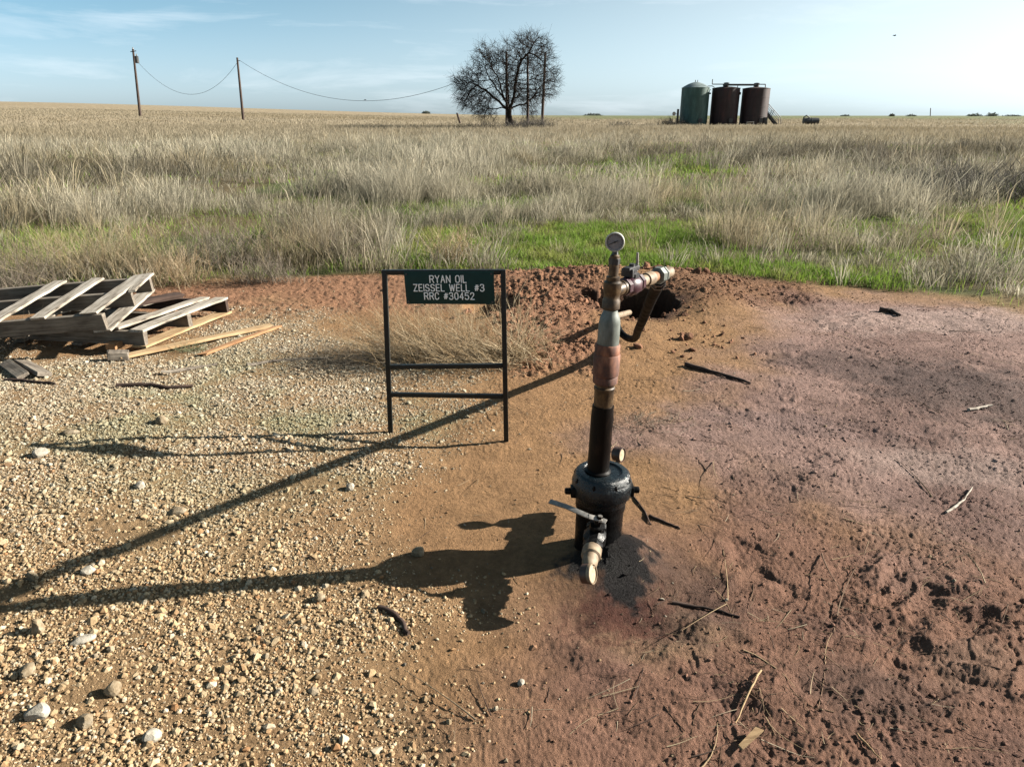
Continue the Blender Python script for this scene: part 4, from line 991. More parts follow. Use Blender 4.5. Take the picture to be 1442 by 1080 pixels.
stick([(1334, 722), (1358, 705), (1369, 687)], 0.006, WOOD_PALE, 'pale curved twig on the cracked dirt at the far right', 'twig', cat='twig', seed=11, lift=1.5)
stick([(1362, 580), (1378, 576), (1396, 573)], 0.010, WOOD_PALE, 'white twig lying on the dark stained dirt at the right', 'twig', cat='twig', seed=12, lift=1.0)
stick([(1240, 440), (1253, 441), (1264, 446)], 0.026, WOOD_DARK, 'short dark chunk of wood on the pink dirt near the grass', 'wood_chunk', cat='wood chunk', seed=13)
stick([(946, 849), (990, 856), (1042, 870)], 0.007, WOOD_DARK, 'thin dark twig lying beyond the red wet stain', 'twig', cat='twig', seed=14)
def bent_scrap(px, py, label):
    p = G(px, py); p.z += 0.012; m_ = MB(); L_ = 0.075
    v = [p + Vector(q) for q in ((-0.035, -0.02, 0), (0.03, 0.03, 0.012), (0.05, 0.022, 0.010), (-0.028, -0.036, 0.001), (-0.033, -0.018, 0.004), (0.03, 0.032, 0.018), (0.052, 0.022, 0.016), (-0.026, -0.036, 0.005))]
    m_.add(v, [(3, 2, 1, 0), (4, 5, 6, 7), (0, 1, 5, 4), (1, 2, 6, 5), (2, 3, 7, 6), (3, 0, 4, 7)])
    tag(m_.build('wood_chip', WOOD_TAN), label, 'wood chip')
bent_scrap(1053, 1045, 'pale wood chip on the brown dirt below the straw tangle')
# rocks one can tell apart
def rock(px, py, s, label, mat=ROCKMAT, seed=0, sq=(1, 1, 0.75), rot=0.0):
    rg = np.random.default_rng(seed + 300); p = G(px, py)
    bm = bmesh.new(); bmesh.ops.create_icosphere(bm, subdivisions=3, radius=1)
    pl = [(Vector(rg.normal(size=3)).normalized(), rg.uniform(0.62, 0.92)) for _ in range(11)]
    for v in bm.verts:
        d = v.co.normalized(); k = 1.0
        for nrm_, dist in pl:
            q = d.dot(nrm_)
            if q > 1e-4: k = min(k, dist / q)
        d = d * k; v.co = Vector((d.x * sq[0], d.y * sq[1], d.z * sq[2])) * s + Vector(rg.normal(size=3)) * s * 0.012
    me = bpy.data.meshes.new('rock'); bm.to_mesh(me); bm.free(); me.materials.append(mat)
    me.polygons.foreach_set('use_smooth', [True] * len(me.polygons)); me.set_sharp_from_angle(angle=math.radians(22))
    o = bpy.data.objects.new('rock', me); C.objects.link(o); o.location = (p.x, p.y, p.z + s * sq[2] * 0.42); o.rotation_euler = (0, 0, rot)
    tag(o, label, 'rock', 'larger rocks on the pad')
rock(54, 888, 0.033, 'upright pale rock beside the end of the long shadows', ROCKMAT, 1, (0.75, 0.75, 1.15))
rock(55, 1012, 0.034, 'white-topped rock at the lower left corner of the gravel', WHITEROCK, 2, (1, 0.9, 0.85), 0.4)
rock(40, 948, 0.030, 'flat grey-tan rock left of the gravel corner, above the white-topped one', ROCKMAT, 3, (1.15, 0.9, 0.7), 1.0)
rock(122, 1020, 0.030, 'rounded tan rock right of the white-topped rock', ROCKMAT, 4, (1, 1, 0.85), 0.2)
rock(160, 975, 0.027, 'brown pointed rock in the middle of the near gravel', ROCKMAT, 5, (0.9, 1, 1.1), 2.0)
rock(215, 1038, 0.026, 'small white rock near the bottom of the gravel', WHITEROCK, 6, (1.1, 0.9, 0.8), 0.8)
rock(117, 902, 0.030, 'flat pale slab of rock just below the wellhead shadow', WHITEROCK, 7, (1.4, 0.8, 0.5), 0.5)
rock(590, 782, 0.026, 'brown lump of earth rock at the upper edge of the wellhead shadow', ROCKMAT, 8, (1.2, 1, 0.9), 0.3)
rock(493, 690, 0.026, 'pale rock lying alone between the two long shadows', WHITEROCK, 9, (0.9, 0.9, 0.9), 0.9)
rock(198, 686, 0.028, 'white rock on the gravel above the thin diagonal shadow', WHITEROCK, 10, (1, 0.9, 0.75), 1.9)
rock(250, 722, 0.034, 'light tan slab at the upper edge of the diagonal shadow', ROCKMAT, 11, (1.2, 0.9, 0.6), 0.2)
rock(58, 640, 0.040, 'pale rock at the left tip of the sign shadow', WHITEROCK, 12, (1.1, 0.9, 0.7), 0.2)
rock(229, 597, 0.036, 'square cream rock on the gravel below the sticks', ROCKMAT, 13, (1, 1, 0.8), 1.1)
rock(46, 815, 0.028, 'thin upright tan rock left of the joining shadows', ROCKMAT, 14, (0.6, 0.9, 1.0), 1.2)
rock(734, 963, 0.013, 'single small white pebble on the brown dirt below the wellhead', WHITEROCK, 15, (1, 1, 0.9), 0.0)
rock(126, 806, 0.026, 'pale grey rock inside the thin diagonal shadow', WHITEROCK, 16, (1.2, 0.9, 0.7), 0.5)
rock(100, 610, 0.036, 'flat light rock on the gravel near the frame left edge above the sign shadow', ROCKMAT, 17, (1.3, 0.9, 0.5), 0.0)
rock(450, 843, 0.022, 'tan rock on the gravel just below the wellhead shadow, left of the bark strip', ROCKMAT, 18, (1, 1, 0.9), 0.6)


# ------------------------------------------------------------------ gravel, clods and straw lying on the pad
def ico(sub, seed, squash=0.75):
    bm = bmesh.new(); bmesh.ops.create_icosphere(bm, subdivisions=sub, radius=1)
    rg = np.random.default_rng(seed); v = np.array([w.co[:] for w in bm.verts]); f = np.array([[w.index for w in q.verts] for q in bm.faces]); bm.free()
    for _ in range(7):
        n = rg.normal(size=3); n /= np.linalg.norm(n); d = rg.uniform(0.55, 0.9); q = v @ n; k = np.clip(q - d, 0, None); v = v - k[:, None] * n
    v *= rg.uniform(0.75, 1.2, 3) * np.array([1, 1, squash]); v += rg.normal(size=v.shape) * 0.05
    return v, f
def scatter_stones(name, x, y, r, col, mat, sink=0.25, sub=1, squash=0.75, seed=0, smooth=False):
    z = terrain(x, y); V_, F_, C_ = [], [], []; off = 0
    pick = RNG.integers(0, 8, len(x)); yaw = RNG.random(len(x)) * 6.283; tl = RNG.normal(size=(len(x), 2)) * 0.25
    for k in range(8):
        sel = pick == k
        if not sel.any(): continue
        bv, bf = ico(sub, 40 + k + seed, squash); n = sel.sum(); c, s = np.cos(yaw[sel])[:, None], np.sin(yaw[sel])[:, None]
        lx = bv[None, :, 0] * c - bv[None, :, 1] * s; ly = bv[None, :, 0] * s + bv[None, :, 1] * c
        lz = bv[None, :, 2] + lx * tl[sel, 0:1] + ly * tl[sel, 1:2]
        rr = r[sel][:, None]
        P_ = np.stack([x[sel][:, None] + lx * rr, y[sel][:, None] + ly * rr, z[sel][:, None] + (lz + squash - 2 * sink * squash) * rr], -1)
        V_.append(P_.reshape(-1, 3)); F_.append((bf[None] + (np.arange(n) * len(bv))[:, None, None] + off).reshape(-1, 3)); off += n * len(bv)
        C_.append(np.repeat(col[sel], len(bv), 0))
    o = mesh_np(name, np.vstack(V_), np.vstack(F_), mat, smooth, np.vstack(C_)); o['kind'] = 'stuff'; return o
def in_view(x, y, pad=80):
    zc = y * CP + EYE * SP; px = 721 + FPX * x / zc; py = 540 - FPX * (y * SP - EYE * CP) / zc
    return (px > -pad) & (px < 1442 + pad) & (py < 1080 + 2 * pad)
STONE_COLS = np.array([(0.52, 0.415, 0.275), (0.45, 0.33, 0.20), (0.40, 0.265, 0.15), (0.60, 0.525, 0.41), (0.33, 0.28, 0.21), (0.48, 0.355, 0.215), (0.35, 0.195, 0.095)])
STONE_P = np.array([0.32, 0.27, 0.11, 0.11, 0.04, 0.12, 0.03])
def gravel():
    n = 620000
    y = RNG.uniform(1.35, 6.6, n); x = RNG.uniform(-5.2, 1.0, n)
    k = in_view(x, y); x, y = x[k], y[k]
    g = sstep(0.50, -0.45, poly_sd(x, y, P_GRAVEL) + 0.32 * fbm(x, y, 0.5, 3, 40))
    dens = g ** 1.5 * np.clip(0.78 + 0.75 * fbm(x, y, 0.40, 4, 90), 0.10, 1.2) * np.clip(1.15 - 0.10 * (y - 1.5), 0.5, 1.2)
    k = RNG.random(len(x)) < np.clip(dens, 0, 1); x, y, g = x[k], y[k], g[k]
    r = np.exp(RNG.normal(math.log(0.0037), 0.58, len(x))); r = np.clip(r, 0.0018, 0.021) * (0.7 + 0.3 * g)
    c = STONE_COLS[RNG.choice(len(STONE_COLS), len(x), p=STONE_P)] * (0.93 * RNG.uniform(0.70, 1.18, (len(x), 1)))
    c = c * (1 + np.array([0.05, -0.01, -0.10]) * sstep(3.2, 2.2, y)[:, None])
    c = c + (c.mean(1)[:, None] * np.array([1.10, 1.02, 0.80]) - c) * (0.45 * sstep(2.6, 4.2, y))[:, None]
    green = gauss(x, y, -1.5, 4.0, 1.4, 0.75) * sstep(-0.2, 0.5, fbm(x, y, 0.8, 3, 73))
    c = c + (np.array([0.22, 0.24, 0.13]) - c) * (0.55 * green)[:, None]
    scatter_stones('gravel', x, y, r, c, M_STONE, 0.48)
gravel()
def loose_stones():
    n = 9000
    y = RNG.uniform(1.4, 8.2, n); x = RNG.uniform(-5, 5.5, n); k = in_view(x, y) & (infield(x, y) < 0); x, y = x[k], y[k]
    right = sstep(-0.6, 1.2, x); k = RNG.random(len(x)) > 0.75 * right; x, y = x[k], y[k]
    r = np.clip(np.exp(RNG.normal(math.log(0.0038), 0.45, len(x))), 0.0018, 0.013)
    c = STONE_COLS[RNG.choice(len(STONE_COLS), len(x), p=STONE_P)] * (0.6 * RNG.uniform(0.6, 1.15, (len(x), 1)))
    scatter_stones('pebbles', x, y, r, c, M_STONE, 0.35, seed=9)
loose_stones()
def clods():
    n = 420000
    y = RNG.uniform(1.35, 8.4, n); x = RNG.uniform(-3.6, 6, n); k = in_view(x, y) & (infield(x, y) < 0.1); x, y = x[k], y[k]
    m = masks(x, y)
    pz = sstep(-0.1, 0.5, fbm(x, y, 0.5, 3, 95))
    p = 0.22 * m['mound'] * (0.4 + pz) + 0.12 * m['red'] + (0.10 + 0.34 * pz) * m['brown'] + (0.10 + 0.40 * pz) * m['pink'] + 0.06
    p = p * (1 - m['gravel']) * (1 - 0.7 * gauss(x, y, 0.15, 2.55, 0.6, 0.6))
    hole = np.hypot(x - 1.13, y - 6.4) < 0.5
    k = (RNG.random(len(x)) < np.clip(p, 0, 1)) & ~hole; x, y = x[k], y[k]; m = {a: b[k] for a, b in m.items()}
    r = np.exp(RNG.normal(math.log(0.0025), 0.58, len(x))); r = np.clip(r, 0.0014, 0.017) * (1 + 1.1 * m['mound'])
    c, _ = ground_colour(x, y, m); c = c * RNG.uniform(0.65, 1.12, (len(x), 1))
    scatter_stones('dirt_clods', x, y, r, c, M_CLOD, 0.5, 1, 0.65, seed=3)
clods()

def stems(P0, D, L, r, col, bend, nseg=3, name='stems', mat=None, kind=None, clampz=None):
    """many thin three-sided stems at once: start points, directions, lengths, radii, colours, sideways bends"""
    n = len(P0); t = np.linspace(0, 1, nseg + 1)
    C_ = P0[:, None, :] + D[:, None, :] * (L[:, None] * t[None])[..., None] + bend[:, None, :] * (t ** 2)[None, :, None]
    if clampz is not None: C_[..., 2] = np.maximum(C_[..., 2], clampz(C_[..., 0], C_[..., 1]))
    a = np.cross(D, np.array([0.31, 0.17, 0.93])); a /= np.linalg.norm(a, axis=1)[:, None] + 1e-9; b = np.cross(D, a)
    rr = r[:, None] * (1 - 0.65 * t)[None]
    rings = [C_ + (a * math.cos(q) + b * math.sin(q))[:, None, :] * rr[..., None] for q in (0, 2.094, 4.189)]
    Vx = np.stack(rings, 2).reshape(-1, 3)                       # n, seg, 3
    base = (np.arange(n) * (nseg + 1) * 3)[:, None, None] + (np.arange(nseg) * 3)[None, :, None]
    k = np.arange(3)[None, None, :]; k2 = (k + 1) % 3
    F_ = np.stack([base + k, base + k2, base + 3 + k2, base + 3 + k], -1).reshape(-1, 4)
    o = mesh_np(name, Vx, F_, mat or M_TWIG, True, np.repeat(col, (nseg + 1) * 3, 0))
    if kind: o['kind'] = kind
    return o
def unit(v): return v / (np.linalg.norm(v, axis=1)[:, None] + 1e-9)
STRAW = np.array([(0.46, 0.36, 0.23), (0.36, 0.26, 0.15), (0.16, 0.10, 0.06), (0.09, 0.055, 0.04), (0.52, 0.44, 0.31)])
def rim_clods():
    n = 200; a = RNG.random(n) * 6.283; q = RNG.normal(1.0, 0.22, n); x = 1.13 + np.cos(a) * 0.50 * q; y = 6.40 + np.sin(a) * 0.45 * q
    x = np.append(x, RNG.normal(1.75, 0.35, 300)); y = np.append(y, RNG.normal(7.35, 0.22, 300)); x = np.append(x, RNG.normal(1.45, 0.22, 70)); y = np.append(y, RNG.normal(5.45, 0.2, 70))
    x = np.append(x, RNG.normal(-0.12, 0.16, 160)); y = np.append(y, RNG.normal(6.3, 0.16, 160)); x = np.append(x, RNG.normal(0.25, 0.5, 130)); y = np.append(y, RNG.normal(6.3, 0.5, 130))
    r = np.clip(np.exp(RNG.normal(math.log(0.009), 0.75, len(x))), 0.004, 0.045); k = infield(x, y) < 0.15
    c = np.array([(0.27, 0.14, 0.085)]) * RNG.uniform(0.5, 1.3, (len(x), 1)); scatter_stones('dug_earth_clods', x[k], y[k], r[k], c[k], M_CLOD, 0.3, 2, 0.75, seed=21)
rim_clods()
def straw():
    n = 3600
    y = RNG.uniform(1.35, 7.8, n); x = RNG.uniform(-0.9, 5.6, n); k = in_view(x, y) & (infield(x, y) < 0)
    k &= RNG.random(n) < np.clip(0.18 + 0.75 * sstep(-0.05, 0.45, fbm(x, y, 0.6, 2, 97)) * sstep(0.2, 1.0, x), 0, 1)
    x, y = x[k], y[k]
    for (px, py, m, s) in [(1050, 990, 34, 0.09), (1040, 1050, 30, 0.12), (920, 590, 60, 0.14), (1180, 890, 26, 0.1), (1080, 880, 26, 0.1), (880, 1000, 14, 0.05), (1250, 900, 26, 0.13),
                           (1290, 1050, 34, 0.16), (1200, 720, 26, 0.14), (1390, 860, 26, 0.14), (560, 560, 14, 0.2), (700, 575, 26, 0.16), (630, 1010, 14, 0.1), (330, 400, 50, 0.3), (950, 820, 18, 0.12), (1130, 760, 30, 0.2), (1000, 720, 20, 0.2), (1320, 800, 40, 0.25), (1150, 1000, 40, 0.2), (900, 940, 20, 0.2)]:
        c = G0(px, py); x = np.append(x, RNG.normal(c[0], s, m)); y = np.append(y, RNG.normal(c[1], s * 0.8, m))
    n = len(x); L = np.clip(np.exp(RNG.normal(math.log(0.062), 0.6, n)), 0.02, 0.30)
    a = RNG.random(n) * 6.283; D = np.stack([np.cos(a), np.sin(a), RNG.normal(0.05, 0.10, n)], 1); D = unit(D)
    r = np.clip(0.0009 + 0.011 * L * RNG.random(n), 0.0009, 0.0036)
    P0 = np.stack([x, y, terrain(x, y) + r * 1.0 + 0.002], 1)
    col = STRAW[RNG.choice(5, n, p=[0.15, 0.20, 0.31, 0.27, 0.07])] * RNG.uniform(0.7, 1.1, (n, 1))
    bend = np.stack([RNG.normal(0, 0.22, n) * L, RNG.normal(0, 0.22, n) * L, -0.03 * L], 1)
    stems(P0, D, L, r, col, bend, 5, 'straw_litter', M_TWIG, 'stuff', lambda u, v: terrain(u.ravel(), v.ravel()).reshape(u.shape) + 0.001)
straw()

# ------------------------------------------------------------------ single dead weeds and bushes
def weed(name, label, cat, px, py, n, L, spread, lean, cols, r=0.0016, fan=0.5, sub=1, group=None, flat=1.0, Y=None, droop=-0.12):
    """a dead weed: stems fanning from a root crown, each with side twigs"""
    c = G(px, py) if Y is None else V(px, py, Y)
    if Y is not None: c.z = tz(c.x, c.y)
    x = RNG.normal(c.x, spread[0], n); y = RNG.normal(c.y, spread[1], n)
    P0 = np.stack([x, y, terrain(x, y) - 0.005], 1)
    D = unit(np.stack([RNG.normal(lean[0], fan, n), RNG.normal(lean[1], fan, n), flat * RNG.uniform(0.35, 1.1, n)], 1))
    l = L * RNG.uniform(0.35, 1.0, n); cols = np.array(cols)
    col = cols[RNG.integers(0, len(cols), n)] * RNG.uniform(0.75, 1.15, (n, 1))
    bend = np.stack([RNG.normal(0, 0.12, n) * l, RNG.normal(0, 0.12, n) * l, droop * l], 1); rr = r * RNG.uniform(0.6, 1.3, n)
    Ps, Ds, Ls, Rs, Cs, Bs = [P0], [D], [l], [rr], [col], [bend]
    for q in range(sub):
        for k in range(3):
            t = RNG.uniform(0.3, 0.95, n); S = P0 + D * (l * t)[:, None] + bend * (t ** 2)[:, None]
            d2 = unit(D + RNG.normal(0, 0.55, (n, 3)) + np.array([0, 0, 0.1])); l2 = l * RNG.uniform(0.15, 0.42, n)
            Ps.append(S); Ds.append(d2); Ls.append(l2); Rs.append(rr * 0.65); Cs.append(col * RNG.uniform(0.85, 1.15, (n, 1)))
            Bs.append(RNG.normal(0, 0.12, (n, 3)) * l2[:, None])
    o = stems(np.vstack(Ps), np.vstack(Ds), np.concatenate(Ls), np.concatenate(Rs), np.vstack(Cs), np.vstack(Bs), 3, name,
              clampz=lambda u, v: macro(u, v) + 0.002)
    # set the object's origin at its root
    o.data.transform(Matrix.Translation((-c.x, -c.y, -c.z))); o.location = c
    return tag(o, label, cat, group)
TAN = [(0.52, 0.40, 0.25), (0.44, 0.32, 0.18), (0.34, 0.23, 0.12), (0.58, 0.47, 0.31)]
GREYB = [(0.20, 0.165, 0.125), (0.28, 0.235, 0.18), (0.14, 0.11, 0.08), (0.36, 0.31, 0.24)]
DARKB = [(0.085, 0.075, 0.062), (0.14, 0.125, 0.105), (0.055, 0.048, 0.04), (0.21, 0.19, 0.16)]
YEL = [(0.40, 0.32, 0.19), (0.48, 0.40, 0.25), (0.30, 0.22, 0.12), (0.36, 0.31, 0.20)]
weed('dead_weed_clump', 'straw-coloured dead weed clump leaning left right behind the sign frame', 'dead weed', 655, 507, 640, 0.72, (0.28, 0.12), (-0.75, 0.15), TAN, 0.0017, 0.42, 1, flat=0.75)
weed('dead_weed_clump', 'low matted grey-brown weed behind the left sign post', 'dead weed', 505, 512, 240, 0.34, (0.22, 0.07), (-0.5, 0.0), GREYB, 0.0013, 0.55, 1, flat=0.4)
weed('dead_weed_clump', 'small pale tuft of dead twigs beside the right sign post', 'dead weed', 724, 503, 130, 0.55, (0.045, 0.04), (0.15, 0.1), TAN, 0.0019, 0.6, 1, flat=0.75)
weed('dead_weed_clump', 'sparse dry weed on the dirt right of the lower wellhead pipe', 'dead weed', 905, 600, 60, 0.20, (0.10, 0.06), (0.5, 0.0), GREYB, 0.0012, 0.6, 1, flat=0.22)
weed('dead_weed_clump', 'tangle of bare grey stems at the frame edge in front of the pallets', 'dead weed', 6, 492, 46, 0.38, (0.10, 0.05), (0.3, -0.1), GREYB, 0.0020, 0.6, 1, flat=0.8)
weed('grass_tuft', 'small grey-green grass tuft beside the tan board at the lower pallet', 'grass tuft', 266, 494, 110, 0.13, (0.07, 0.03), (0.0, 0.0), [(0.20, 0.22, 0.12), (0.28, 0.27, 0.17), (0.15, 0.17, 0.08)], 0.0016, 0.5, 0)
for i, (px, py, n, L, sp, ln, cols, lab) in enumerate([
        (20, 412, 300, 0.62, (0.26, 0.20), (0.1, 0), GREYB, 'grey-brown dry weed at the left edge behind the pallets'),
        (95, 394, 300, 0.80, (0.28, 0.22), (-0.2, 0), YEL, 'tall yellowish dry weed behind the left end of the tilted pallet'),
        (175, 386, 330, 0.88, (0.28, 0.22), (0.1, 0), YEL, 'tallest yellow-brown dry weed behind the middle of the tilted pallet'),
        (245, 402, 220, 0.50, (0.18, 0.12), (0.2, 0), TAN, 'low tangled tan weed just off the right end of the tilted pallet'),
        (305, 374, 300, 0.72, (0.30, 0.20), (0.1, 0), GREYB, 'grey-brown dry weed standing on the red dirt beyond the pallets'),
        (375, 398, 200, 0.42, (0.20, 0.08), (0.05, 0), GREYB, 'low brown weed tuft on the red dirt strip between pallets and sign'),
        (415, 372, 260, 0.66, (0.26, 0.16), (0.0, 0), YEL, 'upright dry weed at the grass edge up and left of the sign'),
        (640, 372, 240, 0.62, (0.14, 0.12), (0.05, 0), TAN, 'pale tan bunch of dry grass standing just behind the sign panel'),
        (480, 366, 240, 0.64, (0.24, 0.16), (0.1, 0), GREYB, 'dark grey-brown weed beside the yellow weed left of the sign')]):
    weed('dry_weed', lab, 'dry weed', px, py, n, L, sp, ln, cols, 0.0021, 0.33, 1, 'dry weeds at the edge of the pad')
for i, (px, py, n, L, sp, lab) in enumerate([
        (1415, 283, 520, 1.0, (0.9, 0.5), 'large dark grey bush at the right edge of the field'),
        (1330, 268, 420, 0.9, (0.75, 0.4), 'dark grey bush left of the large one at the right edge'),
        (1240, 286, 380, 0.55, (0.65, 0.3), 'low pale-topped grey bush in front of the dark bushes on the right'),
        (1275, 238, 300, 0.9, (0.6, 0.4), 'rounded grey bush farther back on the right of the field'),
        (1215, 228, 260, 0.8, (0.7, 0.4), 'small grey-green bush left of the rounded bush on the right')]):
    weed('grey_bush', lab, 'bush', px, py, n, L, sp, (0, 0), DARKB if i < 3 else GREYB, 0.0055, 0.5, 1, 'dark bushes on the right of the field')
for i, (px, Y, n, L, sp, lab) in enumerate([
        (682, 67, 300, 1.0, (1.3, 0.5), 'low dark scrub left of the bare tree trunk'),
        (735, 68, 260, 1.3, (0.8, 0.5), 'grey scrub just right of the bare tree trunk'),
        (755, 70, 300, 1.5, (0.8, 0.5), 'dark rounded scrub bush between two wooden poles right of the tree'),
        (946, 88, 200, 1.3, (0.7, 0.5), 'brown scrub bush left of the green tank'),
        (873, 80, 120, 0.8, (0.6, 0.4), 'small dark brush pile in the field between the tree and the tanks')]):
    weed('scrub_bush', lab, 'bush', px, 175, n, L, sp, (0, 0), DARKB, 0.016, 0.6, 1, 'scrub by the tree and tanks', Y=Y)
def far_tree(px, py, Y, w, h, label):
    c = V(px, py, Y); n = 420
    q = RNG.normal(size=(n, 3)); q = unit(q) * (RNG.random((n, 1)) ** 0.4); q[:, 2] = np.abs(q[:, 2])
    ctr = np.array([c.x, Y, c.z - 1]) + q * np.array([w / 2, w / 3, h]); s = 0.10 * w
    tri = ctr[:, None, :] + RNG.normal(size=(n, 3, 3)) * s
    t = thing('distant_tree', label, 'tree', tuple(c))
    col = np.tile(np.array([0.10, 0.11, 0.085]), (n * 3, 1)) * np.repeat(RNG.uniform(0.7, 1.3, (n, 1)), 3, 0)
    o = mesh_np('crown', tri.reshape(-1, 3) - np.array(c), np.arange(n * 3).reshape(-1, 3), M_GRASS, False, col); o.parent = t
    m_ = MB(); m_.tube([(c.x, Y, c.z - 4), (c.x + 0.1, Y, c.z), (c.x, Y, c.z + h * 0.5)], [0.5, 0.4, 0.2], 7); m_.build('trunk', BARK, t)
far_tree(1256, 165, 700, 5.5, 3.6, 'tiny lone tree on the horizon right of the drum tank')
def far_woods():
    V_ = []; C_ = []
    for (px, w, h) in ((1372, 26, 2.6), (1396, 20, 3.4), (1283, 16, 1.6), (1425, 30, 1.4), (1190, 14, 1.2), (835, 30, 1.6), (600, 12, 1.6)):
        c = V(px, 165, 1400 if px > 800 else 500); n = 300; k = 1 if px > 800 else 0.4
        q = unit(RNG.normal(size=(n, 3))) * (RNG.random((n, 1)) ** 0.4); q[:, 2] = np.abs(q[:, 2])
        zz = tz(c.x, c.y)
        V_.append(((np.array([c.x, c.y, zz])[None] + q * np.array([w * k * 0.62, 8 * k, h * 2.1 * k]))[:, None, :] + RNG.normal(size=(n, 3, 3)) * 1.1 * k).reshape(-1, 3))
        C_.append(np.tile(np.array([0.13, 0.15, 0.125]), (n * 3, 1)))
    v = np.vstack(V_); o = mesh_np('distant_woods', v, np.arange(len(v)).reshape(-1, 3), M_GRASS, False, np.vstack(C_)); o['kind'] = 'stuff'
far_woods()

# ------------------------------------------------------------------ the grass field
P_GREEN = [gp((545, 335), (640, 328), (668, 345), (665, 383), (560, 384)), gp((690, 352), (800, 322), (1000, 318), (1010, 372), (940, 384), (720, 388)),
           gp((960, 350), (1100, 372), (1260, 402), (1400, 432), (1250, 420), (1000, 385)), gp((1370, 300), (1442, 262), (1700, 270), (1700, 400), (1430, 370)),
           gp((855, 232), (1000, 226), (1010, 252), (880, 256)), gp((-60, 345), (90, 335), (130, 372), (-60, 380)), gp((1140, 222), (1300, 220), (1290, 232), (1150, 234)),
           gp((620, 262), (860, 240), (900, 258), (700, 275))]
def greenness(x, y):
    g = np.zeros(x.shape); w = fbm(x, y, 1.2, 3, 101)
    for k, p in enumerate(P_GREEN):
        s = (0.9, 0.9, 0.7, 1.6, 3.0, 0.9, 5.0, 2.5)[k]; a = (1, 1, 0.95, 1, 0.85, 0.45, 0.6, 0.45)[k]
        g = np.maximum(g, a * sstep(0.45 * s, -0.4 * s, poly_sd(x, y, p) + 0.45 * s * w))
    return g
def blades(name, x, y, z, h, w, lx, ly, col, kind='stuff', mat=None, plume=0.0):
    n = len(x); a = RNG.random(n) * 6.283; cx, cy = np.cos(a) * w * 0.5, np.sin(a) * w * 0.5
    P0 = np.stack([x, y, z - 0.01], 1); m = np.where(RNG.random(n) < plume, 0.76, 0.5)
    P1 = np.stack([x + lx * h * (m - 0.2), y + ly * h * (m - 0.2), z + h * m], 1); P2 = np.stack([x + lx * h, y + ly * h, z + h * (1 - 0.18 * (lx * lx + ly * ly))], 1)
    W0 = np.stack([cx, cy, 0 * cx], 1)
    W1 = W0 * np.where(m > 0.6, 1.7, 1.0)[:, None]; W0 = W0 * np.where(m > 0.6, 0.45, 0.8)[:, None]
    Vx = np.stack([P0 - W0, P0 + W0, P1 + W1, P1 - W1, P2], 1).reshape(-1, 3)
    b = np.arange(n)[:, None] * 5
    o = mesh_np(name, Vx, [b + np.array([[0, 1, 2, 3]]), b + np.array([[3, 2, 4]])], mat or M_GRASS, False, np.repeat(col, 5, 0)); o['kind'] = kind
    return o
def sector(n, r0, r1, half=math.radians(43)):
    r = np.sqrt(RNG.uniform(r0 * r0, r1 * r1, n)); a = RNG.uniform(-half, half, n); return r * np.sin(a), r * np.cos(a)
PALE = np.array([0.60, 0.54, 0.405]); GREY = np.array([0.54, 0.495, 0.375]); BROWN = np.array([0.27, 0.195, 0.115]); DARK = np.array([0.13, 0.11, 0.08]); GOLD = np.array([0.45, 0.36, 0.21])
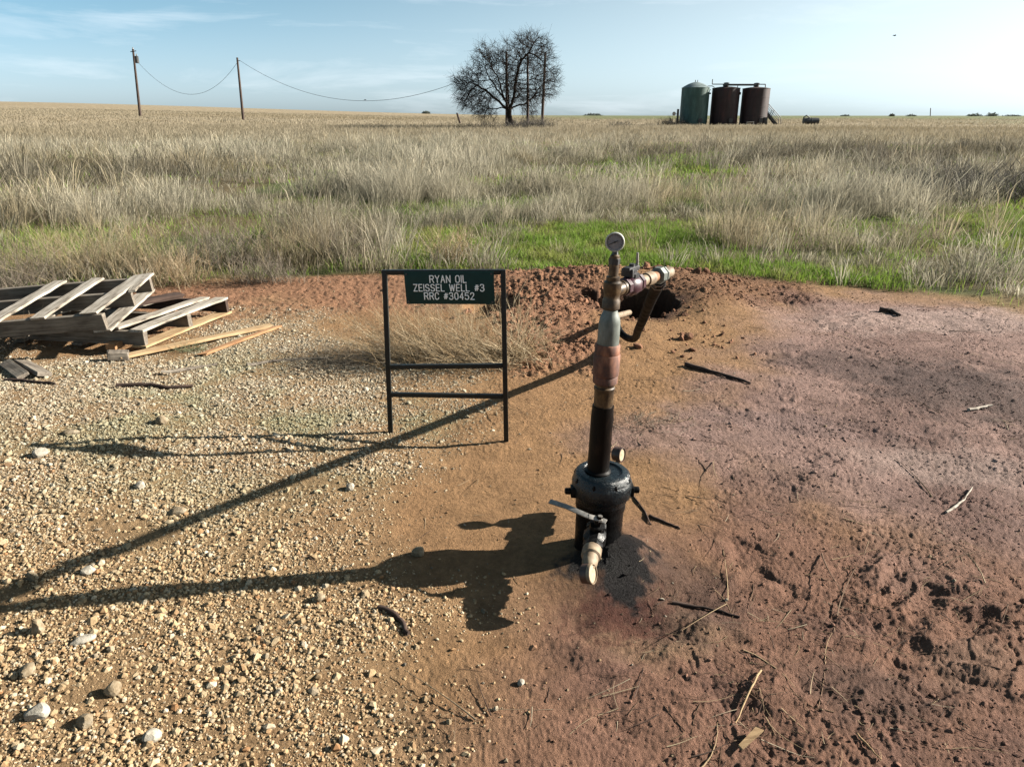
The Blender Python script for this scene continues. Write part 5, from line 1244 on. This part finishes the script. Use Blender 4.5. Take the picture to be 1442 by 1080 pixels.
def dry_field(name, n_cl, per, r0, r1, hmul, width, spread, seed):
    cx, cy = sector(n_cl, r0, r1); f = infield(cx, cy); g = greenness(cx, cy); r = np.hypot(cx, cy)
    patch = fbm(cx * 0.55, cy, 2.2, 3, seed) ; big = fbm(cx * 0.3, cy, 7.0, 3, seed + 5)
    far = sstep(38, 60, r)
    p = np.clip(0.42 + 1.15 * patch + 0.55 * big, 0.03, 1) * (1 - far) + far
    p = p * np.clip(1 - 0.90 * g, 0, 1) * sstep(-0.02, 0.45, f)
    az = np.degrees(np.arctan2(cx, cy))
    p = p * (1 - 0.93 * sstep(-6, 9, az + 2.5 * fbm(cx, cy, 120, 2, 79)) * sstep(115, 190, r + 40 * fbm(cx, cy, 60, 3, 80)))
    k = RNG.random(n_cl) < p; cx, cy, r, patch, big, f, az = (q[k] for q in (cx, cy, r, patch, big, f, az)); n = len(cx)
    far = sstep(38, 60, r); tone = fbm(cx * 0.5, cy, 3.0, 3, seed + 9); t2 = RNG.random(n); leftw = sstep(-4, -16, az) * sstep(14, 9, r)
    c = np.tile(PALE, (n, 1)); c = mixc(c, GREY, sstep(-0.3, 0.3, tone)); c = mixc(c, GOLD, sstep(0.2, 0.6, -tone) * 0.7)
    c = mixc(c, BROWN, np.clip(0.75 * leftw * (t2 < 0.7) + 0.30 * (t2 > 0.86), 0, 1)); 
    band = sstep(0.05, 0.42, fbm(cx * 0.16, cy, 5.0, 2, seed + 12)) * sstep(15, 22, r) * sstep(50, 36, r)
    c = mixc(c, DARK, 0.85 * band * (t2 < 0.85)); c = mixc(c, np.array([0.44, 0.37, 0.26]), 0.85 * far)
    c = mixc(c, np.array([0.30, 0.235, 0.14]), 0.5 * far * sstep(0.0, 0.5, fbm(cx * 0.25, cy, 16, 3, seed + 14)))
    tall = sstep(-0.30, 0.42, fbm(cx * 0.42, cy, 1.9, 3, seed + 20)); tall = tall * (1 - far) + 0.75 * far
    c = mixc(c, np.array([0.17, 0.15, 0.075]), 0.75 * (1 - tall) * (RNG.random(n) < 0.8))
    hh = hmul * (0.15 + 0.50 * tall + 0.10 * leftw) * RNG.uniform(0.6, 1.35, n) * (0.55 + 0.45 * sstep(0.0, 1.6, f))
    ids = np.repeat(np.arange(n), per); N_ = len(ids)
    ox, oy = RNG.normal(0, spread, N_), RNG.normal(0, spread, N_)
    x, y = cx[ids] + ox, cy[ids] + oy
    h = hh[ids] * RNG.uniform(0.45, 1.15, N_)
    lx = 0.34 * ox / spread + RNG.normal(0.10, 0.20, N_) + RNG.normal(0, 0.14, n)[ids]; ly = 0.34 * oy / spread + RNG.normal(0, 0.2, N_)
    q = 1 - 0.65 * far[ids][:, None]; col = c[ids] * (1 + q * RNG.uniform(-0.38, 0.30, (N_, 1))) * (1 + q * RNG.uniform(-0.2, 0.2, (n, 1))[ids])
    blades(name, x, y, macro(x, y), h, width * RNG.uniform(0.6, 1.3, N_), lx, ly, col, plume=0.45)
dry_field('dry_grass', 8400, 32, 6.0, 17, 1.0, 0.0047, 0.065, 110)
dry_field('dry_grass', 15500, 22, 16, 38, 1.12, 0.0085, 0.11, 110)
dry_field('dry_grass', 17000, 12, 36, 75, 0.75, 0.016, 0.28, 110)
dry_field('dry_grass', 16000, 9, 72, 190, 0.40, 0.042, 0.9, 110)
def green_field(name, n, r0, r1, width, hm):
    x, y = sector(n, r0, r1); f = infield(x, y); g = greenness(x, y)
    under = 0.08 * sstep(-0.2, 0.4, fbm(x, y, 3.0, 3, 130)) + 0.05
    k = RNG.random(n) < np.clip(g * 1.1 + under, 0, 1) * sstep(-0.05, 0.35, f); x, y, g = x[k], y[k], g[k]; n = len(x)
    t = fbm(x, y, 0.45, 3, 131)
    h = hm * (0.10 + 0.07 * t) * RNG.uniform(0.5, 1.4, n)
    c = np.tile(np.array([0.225, 0.355, 0.052]), (n, 1)); c = mixc(c, (0.31, 0.36, 0.085), sstep(-0.1, 0.5, fbm(x, y, 0.9, 3, 132))); c = mixc(c, (0.30, 0.27, 0.14), (RNG.random(n) < 0.16) * 1.0)
    c = c * RNG.uniform(0.7, 1.25, (n, 1))
    blades(name, x, y, macro(x, y), h, width * RNG.uniform(0.6, 1.4, n), RNG.normal(0, 0.45, n), RNG.normal(0, 0.45, n), c)
green_field('green_grass', 420000, 6.2, 16, 0.0075, 1.0)
green_field('green_grass', 160000, 16, 42, 0.022, 1.3)
